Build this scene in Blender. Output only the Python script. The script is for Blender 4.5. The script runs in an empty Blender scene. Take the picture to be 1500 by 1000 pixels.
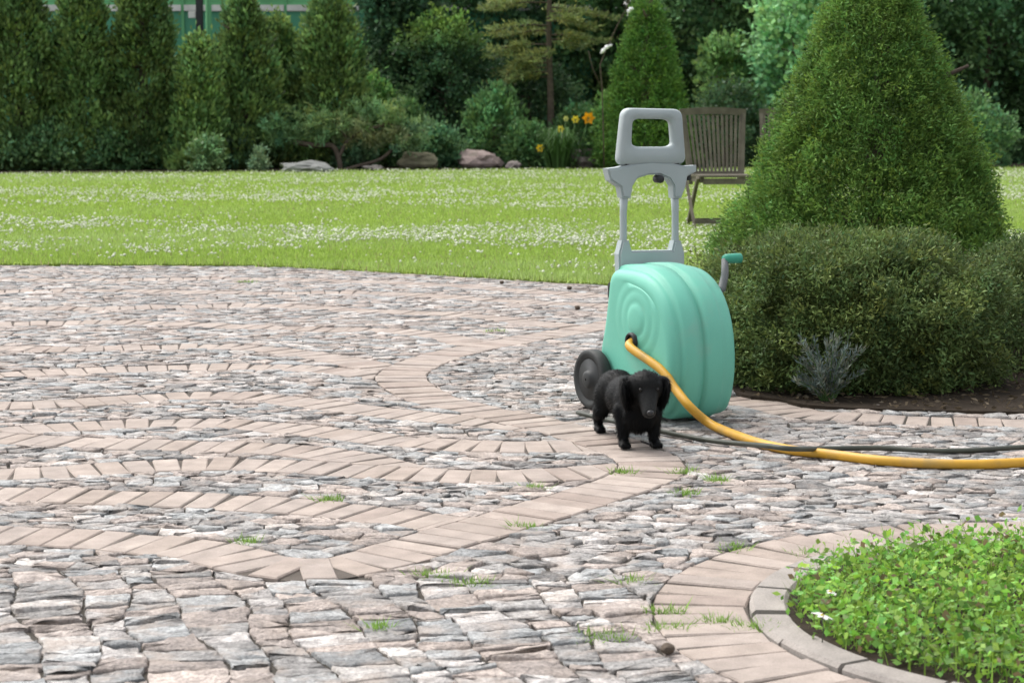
import bpy, bmesh, math, random
import numpy as np
from mathutils import Vector, Matrix, noise as mnoise

# ------------------------------------------------------------------ camera, world, sun, exposure
scn = bpy.context.scene
C = scn.collection
CAMH, FPX, CX, CY, HOR = 1.05, 2900.0, 750.0, 500.0, 155.0
TH = math.atan2(CY - HOR, FPX)
cam = bpy.data.cameras.new('camera'); camo = bpy.data.objects.new('camera', cam); C.objects.link(camo)
camo.location = (0, 0, CAMH); camo.rotation_euler = (math.pi / 2 - TH, 0, 0)
cam.sensor_width = 36; cam.lens = FPX / 1500 * 36; cam.clip_start = 0.05; cam.clip_end = 600
cam.dof.use_dof = True; cam.dof.focus_distance = 6.3; cam.dof.aperture_fstop = 9.0
scn.camera = camo

SUN_EL, SUN_AZ = 58.0, -50.0          # azimuth measured from +Y towards +X
w = bpy.data.worlds.new('World'); scn.world = w; w.use_nodes = True
nt = w.node_tree; nt.nodes.clear()
sky = nt.nodes.new('ShaderNodeTexSky'); sky.sky_type = 'NISHITA'; sky.sun_disc = False
sky.sun_elevation = math.radians(SUN_EL); sky.sun_rotation = math.radians(SUN_AZ)
sky.dust_density = 4.0; sky.air_density = 1.0; sky.ozone_density = 1.0
hs = nt.nodes.new('ShaderNodeHueSaturation'); hs.inputs['Saturation'].default_value = 0.25
bg = nt.nodes.new('ShaderNodeBackground'); bg.inputs['Strength'].default_value = 0.15
wo = nt.nodes.new('ShaderNodeOutputWorld')
nt.links.new(sky.outputs[0], hs.inputs['Color']); nt.links.new(hs.outputs[0], bg.inputs[0]); nt.links.new(bg.outputs[0], wo.inputs[0])
sl = bpy.data.lights.new('sun', 'SUN'); sl.energy = 0.9; sl.angle = math.radians(60); sl.color = (1.0, 0.95, 0.88)
so = bpy.data.objects.new('sun', sl); C.objects.link(so)
az, el = math.radians(SUN_AZ), math.radians(SUN_EL)
sdir = Vector((math.sin(az) * math.cos(el), math.cos(az) * math.cos(el), math.sin(el)))
so.rotation_euler = (-sdir).to_track_quat('-Z', 'Y').to_euler(); so.location = (0, 10, 20)
scn.view_settings.view_transform = 'Standard'; scn.view_settings.look = 'None'
scn.view_settings.exposure = 1.13; scn.view_settings.gamma = 1.0

R = np.random.default_rng(7); random.seed(7)

# ------------------------------------------------------------------ pixel -> ray helpers
ct, st = math.cos(TH), math.sin(TH)
def ray(x, y):
    a, b = x - CX, CY - y
    return np.array([a, b * st + FPX * ct, b * ct - FPX * st])
def G(x, y, z=0.0):                       # point of height z seen at a pixel
    d = ray(x, y); t = (z - CAMH) / d[2]
    return np.array([0, 0, CAMH]) + d * t
def P(x, y, Y):                           # point at distance Y seen at a pixel
    d = ray(x, y); return np.array([0, 0, CAMH]) + d * (Y / d[1])

# ------------------------------------------------------------------ materials
def srgb(r, g, b):
    f = lambda c: (c / 255 / 12.92) if c / 255 <= 0.04045 else ((c / 255 + 0.055) / 1.055) ** 2.4
    return (f(r), f(g), f(b))
M = {}
def mat(name, col=(0.5, 0.5, 0.5), rough=0.7, spec=0.3, attr=False, obrand=None, nscale=0, namt=0.0, bump=0.0, bscale=60,
        transl=0.0, metal=0.0, sheen=0.0, stain=None, fine=None):
    m = bpy.data.materials.new(name); m.use_nodes = True; t = m.node_tree; b = t.nodes['Principled BSDF']
    L = t.links.new
    b.inputs['Roughness'].default_value = rough; b.inputs['Specular IOR Level'].default_value = spec; b.inputs['Metallic'].default_value = metal
    if sheen: b.inputs['Sheen Weight'].default_value = sheen
    co = t.nodes.new('ShaderNodeNewGeometry') if nscale or bump or stain or fine else None
    if attr:
        a = t.nodes.new('ShaderNodeAttribute'); a.attribute_name = 'col'; cs = a.outputs['Color']
    elif obrand:
        oi = t.nodes.new('ShaderNodeObjectInfo'); r = t.nodes.new('ShaderNodeValToRGB'); L(oi.outputs['Random'], r.inputs[0])
        e = r.color_ramp.elements
        for i, c in enumerate(obrand):
            p = i / (len(obrand) - 1)
            el_ = e[0] if i == 0 else (e[1] if i == 1 else e.new(p))
            el_.position = p; el_.color = (*c, 1)
        cs = r.outputs[0]
    else:
        rgb = t.nodes.new('ShaderNodeRGB'); rgb.outputs[0].default_value = (*col, 1); cs = rgb.outputs[0]
    def noisemul(cs, scale, amt, detail=4):
        n = t.nodes.new('ShaderNodeTexNoise'); n.inputs['Scale'].default_value = scale; n.inputs['Detail'].default_value = detail
        L(co.outputs['Position'], n.inputs['Vector'])
        mr = t.nodes.new('ShaderNodeMapRange'); mr.inputs[1].default_value = 0.25; mr.inputs[2].default_value = 0.75
        mr.inputs[3].default_value = 1 - amt; mr.inputs[4].default_value = 1 + amt; L(n.outputs['Fac'], mr.inputs[0])
        mx = t.nodes.new('ShaderNodeVectorMath'); mx.operation = 'SCALE'; L(cs, mx.inputs[0]); L(mr.outputs[0], mx.inputs['Scale'])
        return mx.outputs[0]
    if nscale: cs = noisemul(cs, nscale, namt)
    if fine: cs = noisemul(cs, fine[0], fine[1], 2)
    if stain:
        n = t.nodes.new('ShaderNodeTexNoise'); n.inputs['Scale'].default_value = stain[0]; n.inputs['Detail'].default_value = 5
        L(co.outputs['Position'], n.inputs['Vector'])
        mr = t.nodes.new('ShaderNodeMapRange'); mr.inputs[1].default_value = stain[2]; mr.inputs[2].default_value = stain[2] + 0.2
        mr.inputs[3].default_value = 0; mr.inputs[4].default_value = stain[3]; L(n.outputs['Fac'], mr.inputs[0])
        mx = t.nodes.new('ShaderNodeMix'); mx.data_type = 'RGBA'; L(mr.outputs[0], mx.inputs[0]); L(cs, mx.inputs[6]); mx.inputs[7].default_value = (*stain[1], 1)
        cs = mx.outputs[2]
    L(cs, b.inputs['Base Color'])
    if bump:
        n = t.nodes.new('ShaderNodeTexNoise'); n.inputs['Scale'].default_value = bscale; n.inputs['Detail'].default_value = 5
        L(co.outputs['Position'], n.inputs['Vector'])
        bn = t.nodes.new('ShaderNodeBump'); bn.inputs['Strength'].default_value = bump; bn.inputs['Distance'].default_value = 0.01
        L(n.outputs['Fac'], bn.inputs['Height']); L(bn.outputs[0], b.inputs['Normal'])
    if transl:
        tr = t.nodes.new('ShaderNodeBsdfTranslucent'); L(cs, tr.inputs[0])
        ms = t.nodes.new('ShaderNodeMixShader'); ms.inputs[0].default_value = transl
        L(b.outputs[0], ms.inputs[1]); L(tr.outputs[0], ms.inputs[2]); L(ms.outputs[0], t.nodes['Material Output'].inputs[0])
    M[name] = m; return m

mat('soil', (0.035, 0.027, 0.02), 0.95, 0.1, nscale=9, namt=0.4, bump=0.6, bscale=40)
mat('joint', (0.06, 0.054, 0.046), 0.95, 0.1, nscale=5, namt=0.35, bump=0.5, bscale=120, fine=(300, 0.3))
mat('bedding', (0.10, 0.086, 0.074), 0.95, 0.1, nscale=8, namt=0.3, bump=0.4, bscale=150)
mat('stone', attr=True, rough=0.8, spec=0.25, nscale=34, namt=0.42, bump=1.0, bscale=75, fine=(140, 0.34), stain=(14, (0.33, 0.275, 0.235), 0.48, 0.6))
mat('brick', rough=0.85, spec=0.2, obrand=[(0.265, 0.215, 0.185), (0.33, 0.276, 0.24), (0.30, 0.255, 0.225), (0.355, 0.30, 0.262), (0.285, 0.235, 0.2)],
    nscale=14, namt=0.2, bump=0.3, bscale=140, fine=(320, 0.12), stain=(3.2, (0.22, 0.19, 0.165), 0.56, 0.55))
mat('kerb', (0.27, 0.245, 0.222), 0.85, 0.2, nscale=12, namt=0.2, bump=0.3, bscale=120, fine=(240, 0.15))
mat('turf', (0.16, 0.23, 0.04), 0.95, 0.1, nscale=3, namt=0.3, bump=0.4, bscale=50)
mat('grass', attr=True, rough=0.6, spec=0.2, transl=0.45)
mat('leaf', attr=True, rough=0.5, spec=0.3, transl=0.4)
mat('needle', attr=True, rough=0.6, spec=0.2, transl=0.3)
mat('petal', attr=True, rough=0.6, spec=0.2, transl=0.3)
mat('bark', (0.095, 0.075, 0.058), 0.9, 0.15, nscale=18, namt=0.35, bump=0.8, bscale=45)
mat('paletwig', (0.42, 0.40, 0.37), 0.85, 0.2, nscale=20, namt=0.3, bump=0.4, bscale=60)
mat('rock', attr=True, rough=0.85, spec=0.2, nscale=7, namt=0.3, bump=0.9, bscale=18, stain=(4, (0.09, 0.11, 0.06), 0.58, 0.5))
mat('teal', srgb(104, 179, 157), 0.48, 0.4, nscale=6, namt=0.06, bump=0.05, bscale=160, stain=(7, (0.30, 0.36, 0.30), 0.58, 0.35))
mat('teal_dark', srgb(52, 142, 118), 0.45, 0.4)
mat('greyplastic', srgb(158, 168, 168), 0.5, 0.4, nscale=8, namt=0.08, bump=0.04, bscale=200)
mat('blackplastic', (0.022, 0.024, 0.024), 0.5, 0.35, nscale=20, namt=0.2)
mat('tyre', (0.026, 0.028, 0.027), 0.6, 0.3, nscale=15, namt=0.2)
mat('yellowhose', srgb(194, 148, 48), 0.42, 0.4, nscale=12, namt=0.1, stain=(11, (0.22, 0.17, 0.08), 0.52, 0.6))
mat('darkhose', (0.05, 0.055, 0.042), 0.5, 0.35, nscale=15, namt=0.25)
mat('fur', attr=True, rough=0.5, spec=0.1)
mat('eye', (0.006, 0.005, 0.004), 0.22, 0.35)
mat('nose', (0.02, 0.02, 0.021), 0.3, 0.5)
mat('darkgrey', (0.13, 0.14, 0.14), 0.45, 0.4, nscale=20, namt=0.15)
mat('oldwood', (0.115, 0.104, 0.078), 0.85, 0.2, nscale=12, namt=0.3, bump=0.4, bscale=50)
mat('fencegreen', (0.12, 0.36, 0.16), 0.6, 0.3, nscale=1.2, namt=0.15)
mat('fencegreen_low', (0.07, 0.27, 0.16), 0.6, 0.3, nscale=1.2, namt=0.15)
mat('palepaint', (0.62, 0.62, 0.58), 0.7, 0.2, nscale=4, namt=0.2)
mat('darkpost', (0.03, 0.032, 0.033), 0.7, 0.3, nscale=6, namt=0.3)
mat('whiteplastic', (0.75, 0.76, 0.76), 0.5, 0.3)

# ------------------------------------------------------------------ mesh helpers
def link(o, parent=None):
    C.objects.link(o)
    if parent is not None: o.parent = parent
    return o
def nmesh(name, V, F, m, parent=None, col=None, smooth=False):
    """V (n,3), F (k,3|4) arrays of equal-size faces, or list of such arrays/ngons"""
    me = bpy.data.meshes.new(name)
    V = np.asarray(V, dtype=np.float32)
    if isinstance(F, np.ndarray):
        k = F.shape[1]
        me.vertices.add(len(V)); me.vertices.foreach_set('co', V.ravel())
        me.loops.add(F.size); me.loops.foreach_set('vertex_index', F.astype(np.int32).ravel())
        me.polygons.add(len(F)); me.polygons.foreach_set('loop_start', np.arange(0, F.size, k, dtype=np.int32))
        me.update(calc_edges=True)
    else:
        me.from_pydata([tuple(map(float, v)) for v in V], [], [list(map(int, f)) for f in F]); me.update()
    if col is not None:
        a = me.color_attributes.new('col', 'FLOAT_COLOR', 'POINT')
        c = np.ones((len(V), 4), dtype=np.float32); c[:, :3] = col
        a.data.foreach_set('color', c.ravel())
    if smooth: me.polygons.foreach_set('use_smooth', np.ones(len(me.polygons), dtype=bool))
    me.materials.append(M[m] if isinstance(m, str) else m)
    return link(bpy.data.objects.new(name, me), parent)
def bmobj(name, bm, m, parent=None, smooth=False):
    bmesh.ops.recalc_face_normals(bm, faces=bm.faces[:])
    me = bpy.data.meshes.new(name); bm.to_mesh(me); bm.free(); me.materials.append(M[m])
    if smooth: me.polygons.foreach_set('use_smooth', np.ones(len(me.polygons), dtype=bool))
    return link(bpy.data.objects.new(name, me), parent)
def tag(o, label, cat, group=None):
    o['label'] = label; o['category'] = cat
    if group: o['group'] = group
    return o
def empty(name, loc=(0, 0, 0), rz=0):
    o = bpy.data.objects.new(name, None); o.location = [float(v) for v in loc]; o.rotation_euler = (0, 0, rz); o.empty_display_size = 0.1
    return link(o)
def struct(o, kind='structure'):
    o['kind'] = kind; return o
def tube_geo(pts, rad, n=10, cap=True):
    pts = np.asarray(pts, float); k = len(pts); rad = np.broadcast_to(np.asarray(rad, float), (k,))
    T = np.gradient(pts, axis=0); T /= np.linalg.norm(T, axis=1)[:, None] + 1e-9
    up = np.array([0.13, 0.21, 0.97]); V = []
    N = np.cross(T[0], up);
    if np.linalg.norm(N) < 0.1: N = np.cross(T[0], [1, 0, 0])
    N /= np.linalg.norm(N)
    for i in range(k):
        N = N - T[i] * N.dot(T[i]); N /= np.linalg.norm(N); B = np.cross(T[i], N)
        for j in range(n):
            a = 2 * math.pi * j / n; V.append(pts[i] + rad[i] * (math.cos(a) * N + math.sin(a) * B))
    F = [[i * n + j, i * n + (j + 1) % n, (i + 1) * n + (j + 1) % n, (i + 1) * n + j] for i in range(k - 1) for j in range(n)]
    if cap: F += [list(range(n))[::-1], list(range((k - 1) * n, k * n))]
    return np.array(V), F
def merge(*gs):
    V, F, o = [], [], 0
    for v, f in gs:
        V.append(np.asarray(v)); F += [[i + o for i in q] for q in f]; o += len(v)
    return np.concatenate(V), F
def tube(name, pts, rad, m, parent=None, n=10):
    V, F = tube_geo(pts, rad, n); return nmesh(name, V, F, m, parent, smooth=True)
def catmull(pts, per=12):
    p = np.asarray(pts, float); p = np.vstack([2 * p[0] - p[1], p, 2 * p[-1] - p[-2]]); out = []
    for i in range(1, len(p) - 2):
        for t in np.linspace(0, 1, per, endpoint=False):
            a, b, c, d = p[i - 1], p[i], p[i + 1], p[i + 2]
            out.append(0.5 * (2 * b + (c - a) * t + (2 * a - 5 * b + 4 * c - d) * t * t + (3 * b - a - 3 * c + d) * t ** 3))
    out.append(p[-2]); return np.array(out)
def resample(p, step):
    s = np.concatenate([[0], np.cumsum(np.linalg.norm(np.diff(p, axis=0), axis=1))]); n = max(2, int(round(s[-1] / step)) + 1)
    q = np.linspace(0, s[-1], n); return np.stack([np.interp(q, s, p[:, k]) for k in range(p.shape[1])], 1)
def unit(v): return v / (np.linalg.norm(v, axis=-1, keepdims=True) + 1e-9)
def leaf_geo(pos, dirs, length, width, rng, flat=None):
    n = len(pos); rnd = rng.normal(size=(n, 3))
    if flat is not None: rnd = rnd * (1 - flat) + np.cross(dirs, [0, 0, 1.0]) * flat * 2
    s = unit(np.cross(dirs, np.cross(rnd, dirs) + 1e-6) if flat is None else rnd - dirs * np.sum(rnd * dirs, 1, keepdims=True))
    L = np.broadcast_to(length, n)[:, None]; W = np.broadcast_to(width, n)[:, None]
    nn = np.cross(dirs, s)
    V = np.stack([pos, pos + dirs * L * 0.5 + s * W * 0.5 + nn * W * 0.12, pos + dirs * L, pos + dirs * L * 0.5 - s * W * 0.5 + nn * W * 0.12], 1).reshape(-1, 3)
    F = np.arange(4 * n).reshape(n, 4)
    return V, F
def clump_leaves(cen, out, rad, per, length, width, col, rng, jit=0.16, cj=0.16, up=0.35, spread=0.75, squash=(1, 1, 1)):
    """leaf quads in clumps around centres"""
    K = len(cen); n = K * per
    c = np.repeat(cen, per, 0); o = np.repeat(out, per, 0)
    g = rng.normal(size=(n, 3)) * 0.55; rr = np.repeat(np.broadcast_to(rad, K), per)[:, None]
    pos = c + g * rr * np.array(squash)
    d = unit(o * 0.8 + rng.normal(size=(n, 3)) * spread + np.array([0, 0, up]))
    ln = length * rng.uniform(0.7, 1.3, n); wd = width * rng.uniform(0.7, 1.3, n)
    V, F = leaf_geo(pos, d, ln, wd, rng)
    cc = np.repeat(1 + rng.normal(size=K) * cj, per) * (1 + rng.normal(size=n) * jit)
    hue = np.repeat(rng.normal(size=K), per) * 0.08 + rng.normal(size=n) * 0.06
    colr = np.array(col)[None] * np.clip(cc, 0.4, 1.8)[:, None]; colr[:, 0] *= (1 + hue); colr[:, 2] *= (1 - hue)
    return V, F, np.repeat(np.clip(colr, 0.002, 0.9), 4, 0)
def join_leaf(parts):
    V = np.concatenate([p[0] for p in parts]); C_ = np.concatenate([p[2] for p in parts]); F = []; o = 0
    for p in parts: F.append(p[1] + o); o += len(p[0])
    return V, np.concatenate(F), C_

# ------------------------------------------------------------------ setting: ground sheets
def sheet(name, poly, z, m, thick=None):
    bm = bmesh.new(); vs = [bm.verts.new((p[0], p[1], z)) for p in poly]; f = bm.faces.new(vs)
    if thick:
        r = bmesh.ops.extrude_face_region(bm, geom=[f]); vv = [e for e in r['geom'] if isinstance(e, bmesh.types.BMVert)]
        bmesh.ops.translate(bm, verts=vv, vec=(0, 0, -thick))
    return struct(bmobj(name, bm, m))
sheet('ground', [(-300, -60), (300, -60), (300, 500), (-300, 500)], -0.07, 'soil')
sheet('patio', [(-7, 0.2), (7, 0.2), (7, 14.5), (-7, 14.5)], -0.0085, 'joint')
patio = bpy.data.objects['patio']

lawn_edge = [G(292, 389), G(400, 391), G(500, 396), G(600, 401), G(700, 407), G(800, 413), G(890, 418), G(1000, 424)]
le = [(-14, lawn_edge[0][1] + 0.9), (-7, lawn_edge[0][1] + 0.25), (-4, lawn_edge[0][1] + 0.05)] + [(p[0], p[1]) for p in lawn_edge] + [(1.4, 11.0), (3, 10.9), (14, 10.9)]
le = catmull(np.array(le), 6)
back = [(16, 34.0), (4, 33.2), (0, 32.6), (-5, 31.0), (-9, 30.0), (-16, 29.0)]
def edge_y(x): return np.interp(x, le[:, 0], le[:, 1])
bk = np.array(back)[::-1]
def back_y(x): return np.interp(x, bk[:, 0], bk[:, 1])
lawn = sheet('lawn', [tuple(p) for p in le] + back, 0.012, 'turf', 0.05)
bed_poly = catmull(np.array([(0.86, 10.95), (0.8, 9.6), (0.83, 8.2), G(1075, 574)[:2], G(1140, 586)[:2], G(1208, 597)[:2], (1.6, 6.75), (3.0, 6.6), (5, 6.6), (5, 10.85)]), 5)
soilbed = sheet('planting_bed', [tuple(p) for p in bed_poly], 0.006, 'soil', 0.05)
sheet('back_border', back[::-1] + [(30, 60), (-30, 60)], 0.004, 'soil')
def in_poly(x, y, poly):
    c = False; n = len(poly); j = n - 1
    for i in range(n):
        xi, yi = poly[i][0], poly[i][1]; xj, yj = poly[j][0], poly[j][1]
        if (yi > y) != (yj > y) and x < (xj - xi) * (y - yi) / (yj - yi) + xi: c = not c
        j = i
    return c

# ------------------------------------------------------------------ brick bands
BRL, BRW, JOINT = 0.196, 0.076, 0.005
def brick_mesh(k):
    rr = random.Random(k); bm = bmesh.new()
    bmesh.ops.create_cube(bm, size=1)
    for v in bm.verts:
        v.co.x *= BRL + rr.uniform(-0.004, 0.004); v.co.y *= BRW + rr.uniform(-0.003, 0.003); v.co.z *= 0.05
        v.co.x += rr.uniform(-0.003, 0.003); v.co.y += rr.uniform(-0.002, 0.002); v.co.z -= 0.025
    top = [e for e in bm.edges if all(v.co.z > -0.01 for v in e.verts)]
    bmesh.ops.bevel(bm, geom=top, offset=0.0035, segments=1, affect='EDGES')
    me = bpy.data.meshes.new('brick'); bm.to_mesh(me); bm.free(); me.materials.append(M['brick']); return me
bricks = [brick_mesh(k) for k in range(8)]
bands = []                                   # (points(n,2), tangents, halfwidth) for stone clipping
HW = BRL / 2 + 0.004
def band_dist(p, ignore=()):
    best = 9
    for i, b in enumerate(bands):
        if i in ignore: continue
        dd = np.min(np.hypot(b[0][:, 0] - p[0], b[0][:, 1] - p[1])); best = min(best, dd)
    return best
def clip(poly, p, n):                        # keep (q-p).n <= 0
    out = []; k = len(poly)
    for i in range(k):
        a, b = poly[i], poly[(i + 1) % k]
        da = (a[0] - p[0]) * n[0] + (a[1] - p[1]) * n[1]; db = (b[0] - p[0]) * n[0] + (b[1] - p[1]) * n[1]
        if da <= 0: out.append(a)
        if (da < 0 < db) or (db < 0 < da):
            t = da / (da - db); out.append((a[0] + (b[0] - a[0]) * t, a[1] + (b[1] - a[1]) * t))
    return out
def clip_bands(c, poly, blist):
    for it in range(3):
        hit = False
        for b in blist:
            worst = None
            for q in poly:
                d = np.hypot(b[0][:, 0] - q[0], b[0][:, 1] - q[1]); kk = int(np.argmin(d)); pen = b[2] - d[kk]
                if pen > 0.002 and (worst is None or pen > worst[0]): worst = (pen, kk)
            if worst:
                hit = True; kk = worst[1]; p0 = b[0][kk]; v = np.array([c[0] - p0[0], c[1] - p0[1]])
                if kk in (0, len(b[0]) - 1): n = -v / (np.linalg.norm(v) + 1e-9)
                else:
                    t = b[1][kk]; n = np.array([-t[1], t[0]])
                    if v @ n > 0: n = -n
                poly = clip(poly, p0 - n * b[2], n)
                if len(poly) < 3: return poly
        if not hit: break
    return poly
def parea(p):
    p = np.array(p); return 0.5 * abs(np.sum(p[:, 0] * np.roll(p[:, 1], -1) - p[:, 1] * np.roll(p[:, 0], -1)))
def cut_brick(poly, c):
    p = np.array(poly) - c; a = np.sum(p[:, 0] * np.roll(p[:, 1], -1) - p[:, 1] * np.roll(p[:, 0], -1))
    if a < 0: p = p[::-1]
    n = len(p); r = np.linalg.norm(p - p.mean(0), axis=1)[:, None]; q = p.mean(0) + (p - p.mean(0)) * (1 - np.minimum(0.0045 / r, .4))
    V = np.concatenate([np.c_[p, np.full(n, -.05)], np.c_[p, np.full(n, -.0035)], np.c_[q, np.zeros(n)]]); F = [list(range(2 * n, 3 * n))]
    for i in range(n):
        j = (i + 1) % n; F += [[i, j, n + j, n + i], [n + i, n + j, 2 * n + j, 2 * n + i]]
    return V, F
def make_band(name, line, zoff=0.0, keep=None, smooth=0):
    line = resample(line, 0.03)
    if smooth:
        k_ = np.hanning(smooth * 2 + 1); k_ /= k_.sum(); pad = np.vstack([2 * line[0] - line[smooth:0:-1], line, 2 * line[-1] - line[-2:-smooth - 2:-1]])
        line = np.stack([np.convolve(pad[:, c], k_, 'valid') for c in (0, 1)], 1)
    q = resample(line, BRW + JOINT); fine = resample(line, 0.03)
    T = unit(np.gradient(q, axis=0)); par = None
    sel = [i for i in range(len(q)) if (keep is None or keep(q[i])) and band_dist(q[i]) > 0.035]
    # bedding strip
    V, F = [], []
    fk = [i for i in range(len(fine)) if (keep is None or keep(fine[i])) and band_dist(fine[i]) > 0.1]
    fT = unit(np.gradient(fine, axis=0)); last = -9
    for i in fk:
        nn = np.array([-fT[i][1], fT[i][0]])
        V += [(*(fine[i] + nn * 0.1), -0.005 + zoff), (*(fine[i] - nn * 0.1), -0.005 + zoff)]
        if last == i - 1: k = len(V); F.append([k - 4, k - 3, k - 1, k - 2])
        last = i
    par = struct(nmesh(name, V, F, 'bedding'))
    for i in sel:
        z = zoff + random.uniform(-0.003, 0.002); nn = np.array([-T[i][1], T[i][0]])
        near = [bb for bb in bands if np.min(np.hypot(bb[0][:, 0] - q[i][0], bb[0][:, 1] - q[i][1])) < 0.3]
        if near:
            h, w_ = BRL / 2, BRW / 2; poly = [q[i] + nn * h * u + T[i] * w_ * v for u, v in ((-1, -1), (1, -1), (1, 1), (-1, 1))]
            ref = q[i]
            if band_dist(ref) < HW:
                ref = max(poly, key=lambda p_: band_dist(p_))
                if band_dist(ref) < HW + 0.01: continue
            pc = clip_bands(ref, poly, near)
            if len(pc) < 3 or parea(pc) < 0.1 * BRL * BRW: continue
            if parea(pc) < 0.97 * BRL * BRW:
                o = nmesh('brick', *cut_brick(pc, q[i]), 'brick', par); o.location = (q[i][0], q[i][1], z); continue
        o = bpy.data.objects.new('brick', random.choice(bricks)); link(o, par)
        o.location = (q[i][0], q[i][1], z)
        o.rotation_euler = (random.gauss(0, 0.012), random.gauss(0, 0.008), math.atan2(T[i][1], T[i][0]) - math.pi / 2 + random.gauss(0, 0.015))
    if fk: bands.append((fine[fk], fT[fk], HW))
    return par
# the round bed's ring
k1, k2, k3 = G(1208, 815)[:2], G(1095, 885)[:2], G(1208, 975)[:2]
A_ = np.array([2 * (k2 - k1), 2 * (k3 - k2)]); b_ = np.array([k2 @ k2 - k1 @ k1, k3 @ k3 - k2 @ k2])
RC = np.linalg.solve(A_, b_); RR = np.linalg.norm(k2 - RC)
ang = np.linspace(0, 2 * math.pi, 200)
ringline = RC + (RR + 0.1) * np.stack([np.cos(ang), np.sin(ang)], 1)
make_band('brick_ring', ringline[:-2])
# the winding path the dog walks on
pm = [(1010, 452), (960, 460), (880, 477), (790, 492), (700, 508), (630, 526), (588, 548), (606, 570), (655, 590), (740, 608), (845, 633), (928, 660), (957, 684), (915, 708), (830, 735), (740, 762), (650, 788), (555, 815), (490, 830), (425, 834), (355, 818), (292, 803), (140, 789), (0, 783), (-200, 772)]
path_line = catmull(np.array([G(*p)[:2] for p in pm]), 10)
make_band('brick_path', path_line, smooth=5)
def path_x_at(y):                               # rightmost bound of the cross bands: left of the path
    d = np.abs(path_line[:, 1] - y); return float(path_line[np.argmin(d), 0])
dk = [4.66, 5.20, 5.78, 6.38, 7.02, 7.72, 8.45, 9.2, 10.0, 10.85, 11.75]
cross = [
    [(-200, 716), (60, 722), (180, 730), (292, 728), (450, 738), (600, 757), (700, 772)],
    [(-200, 690), (0, 700), (130, 688), (292, 672), (450, 681), (620, 698), (760, 702), (870, 690), (940, 684)],
    [(-200, 628), (0, 640), (150, 648), (300, 655), (400, 650), (480, 658), (560, 676), (610, 694)],
    [(-200, 648), (0, 632), (150, 618), (292, 616), (420, 622), (520, 638), (640, 652), (780, 658), (900, 650)],
    [(-200, 592), (0, 596), (150, 588), (292, 572), (400, 580), (520, 600), (650, 612), (780, 622), (850, 632)],
    [(-200, 560), (0, 548), (150, 540), (292, 537), (420, 534), (520, 543), (590, 555)],
    [(-200, 500), (0, 510), (150, 512), (292, 503), (420, 512), (520, 530), (590, 545)],
    [(-200, 480), (0, 474), (150, 470), (292, 474), (420, 482), (540, 480), (660, 490), (700, 508)],
    [(-200, 446), (0, 450), (150, 452), (292, 447), (420, 446), (540, 456), (680, 458), (800, 476), (860, 480)],
    [(-200, 432), (0, 426), (150, 424), (292, 427), (420, 430), (540, 426), (680, 436), (800, 444), (890, 446), (1010, 452)],
    [(-200, 404), (0, 408), (150, 410), (292, 407), (420, 408), (540, 412), (680, 418), (800, 428), (900, 432), (1000, 440)],
]
for i, c in enumerate(cross):
    make_band('brick_band', catmull(np.array([G(*p)[:2] for p in c]), 10), zoff=-0.001 - 0.0002 * i, smooth=24)
edg = catmull(np.array([G(1075, 578)[:2], G(1140, 592)[:2], G(1208, 603)[:2], (1.62, 6.62), (2.6, 6.5), (4, 6.5)]) + np.array([[0, -0.06]]), 8)
make_band('brick_border', edg, -0.004)

# kerb stones of the round bed
nk = 22
kerb = struct(empty('kerb'))
for i in range(nk):
    a0 = 2 * math.pi * i / nk + 0.008; a1 = 2 * math.pi * (i + 1) / nk - 0.008; V = []; F = []
    m_ = 5; zt = 0.010 + random.uniform(-0.004, 0.004); ri, ro = RR - 0.085 + random.uniform(-.004, .004), RR - 0.004
    prof = [(ro, -0.05), (ro, zt - 0.008), (ro - 0.008, zt), (ri + 0.008, zt + random.uniform(-.003, .003)), (ri, zt - 0.008), (ri, -0.05)]
    for t in np.linspace(a0, a1, m_):
        for r, z in prof: V.append((RC[0] + r * math.cos(t), RC[1] + r * math.sin(t), z))
    np_ = len(prof)
    F = [[a * np_ + b, a * np_ + b + 1, (a + 1) * np_ + b + 1, (a + 1) * np_ + b] for a in range(m_ - 1) for b in range(np_ - 1)]
    F += [list(range(np_))[::-1], list(range((m_ - 1) * np_, m_ * np_))]
    nmesh('kerb_stone', V, F, 'kerb', kerb)
sheet('bed_soil', [(RC[0] + (RR - 0.08) * math.cos(t), RC[1] + (RR - 0.08) * math.sin(t)) for t in np.linspace(0, 2 * math.pi, 48)[:-1]], 0.004, 'soil')

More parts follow.
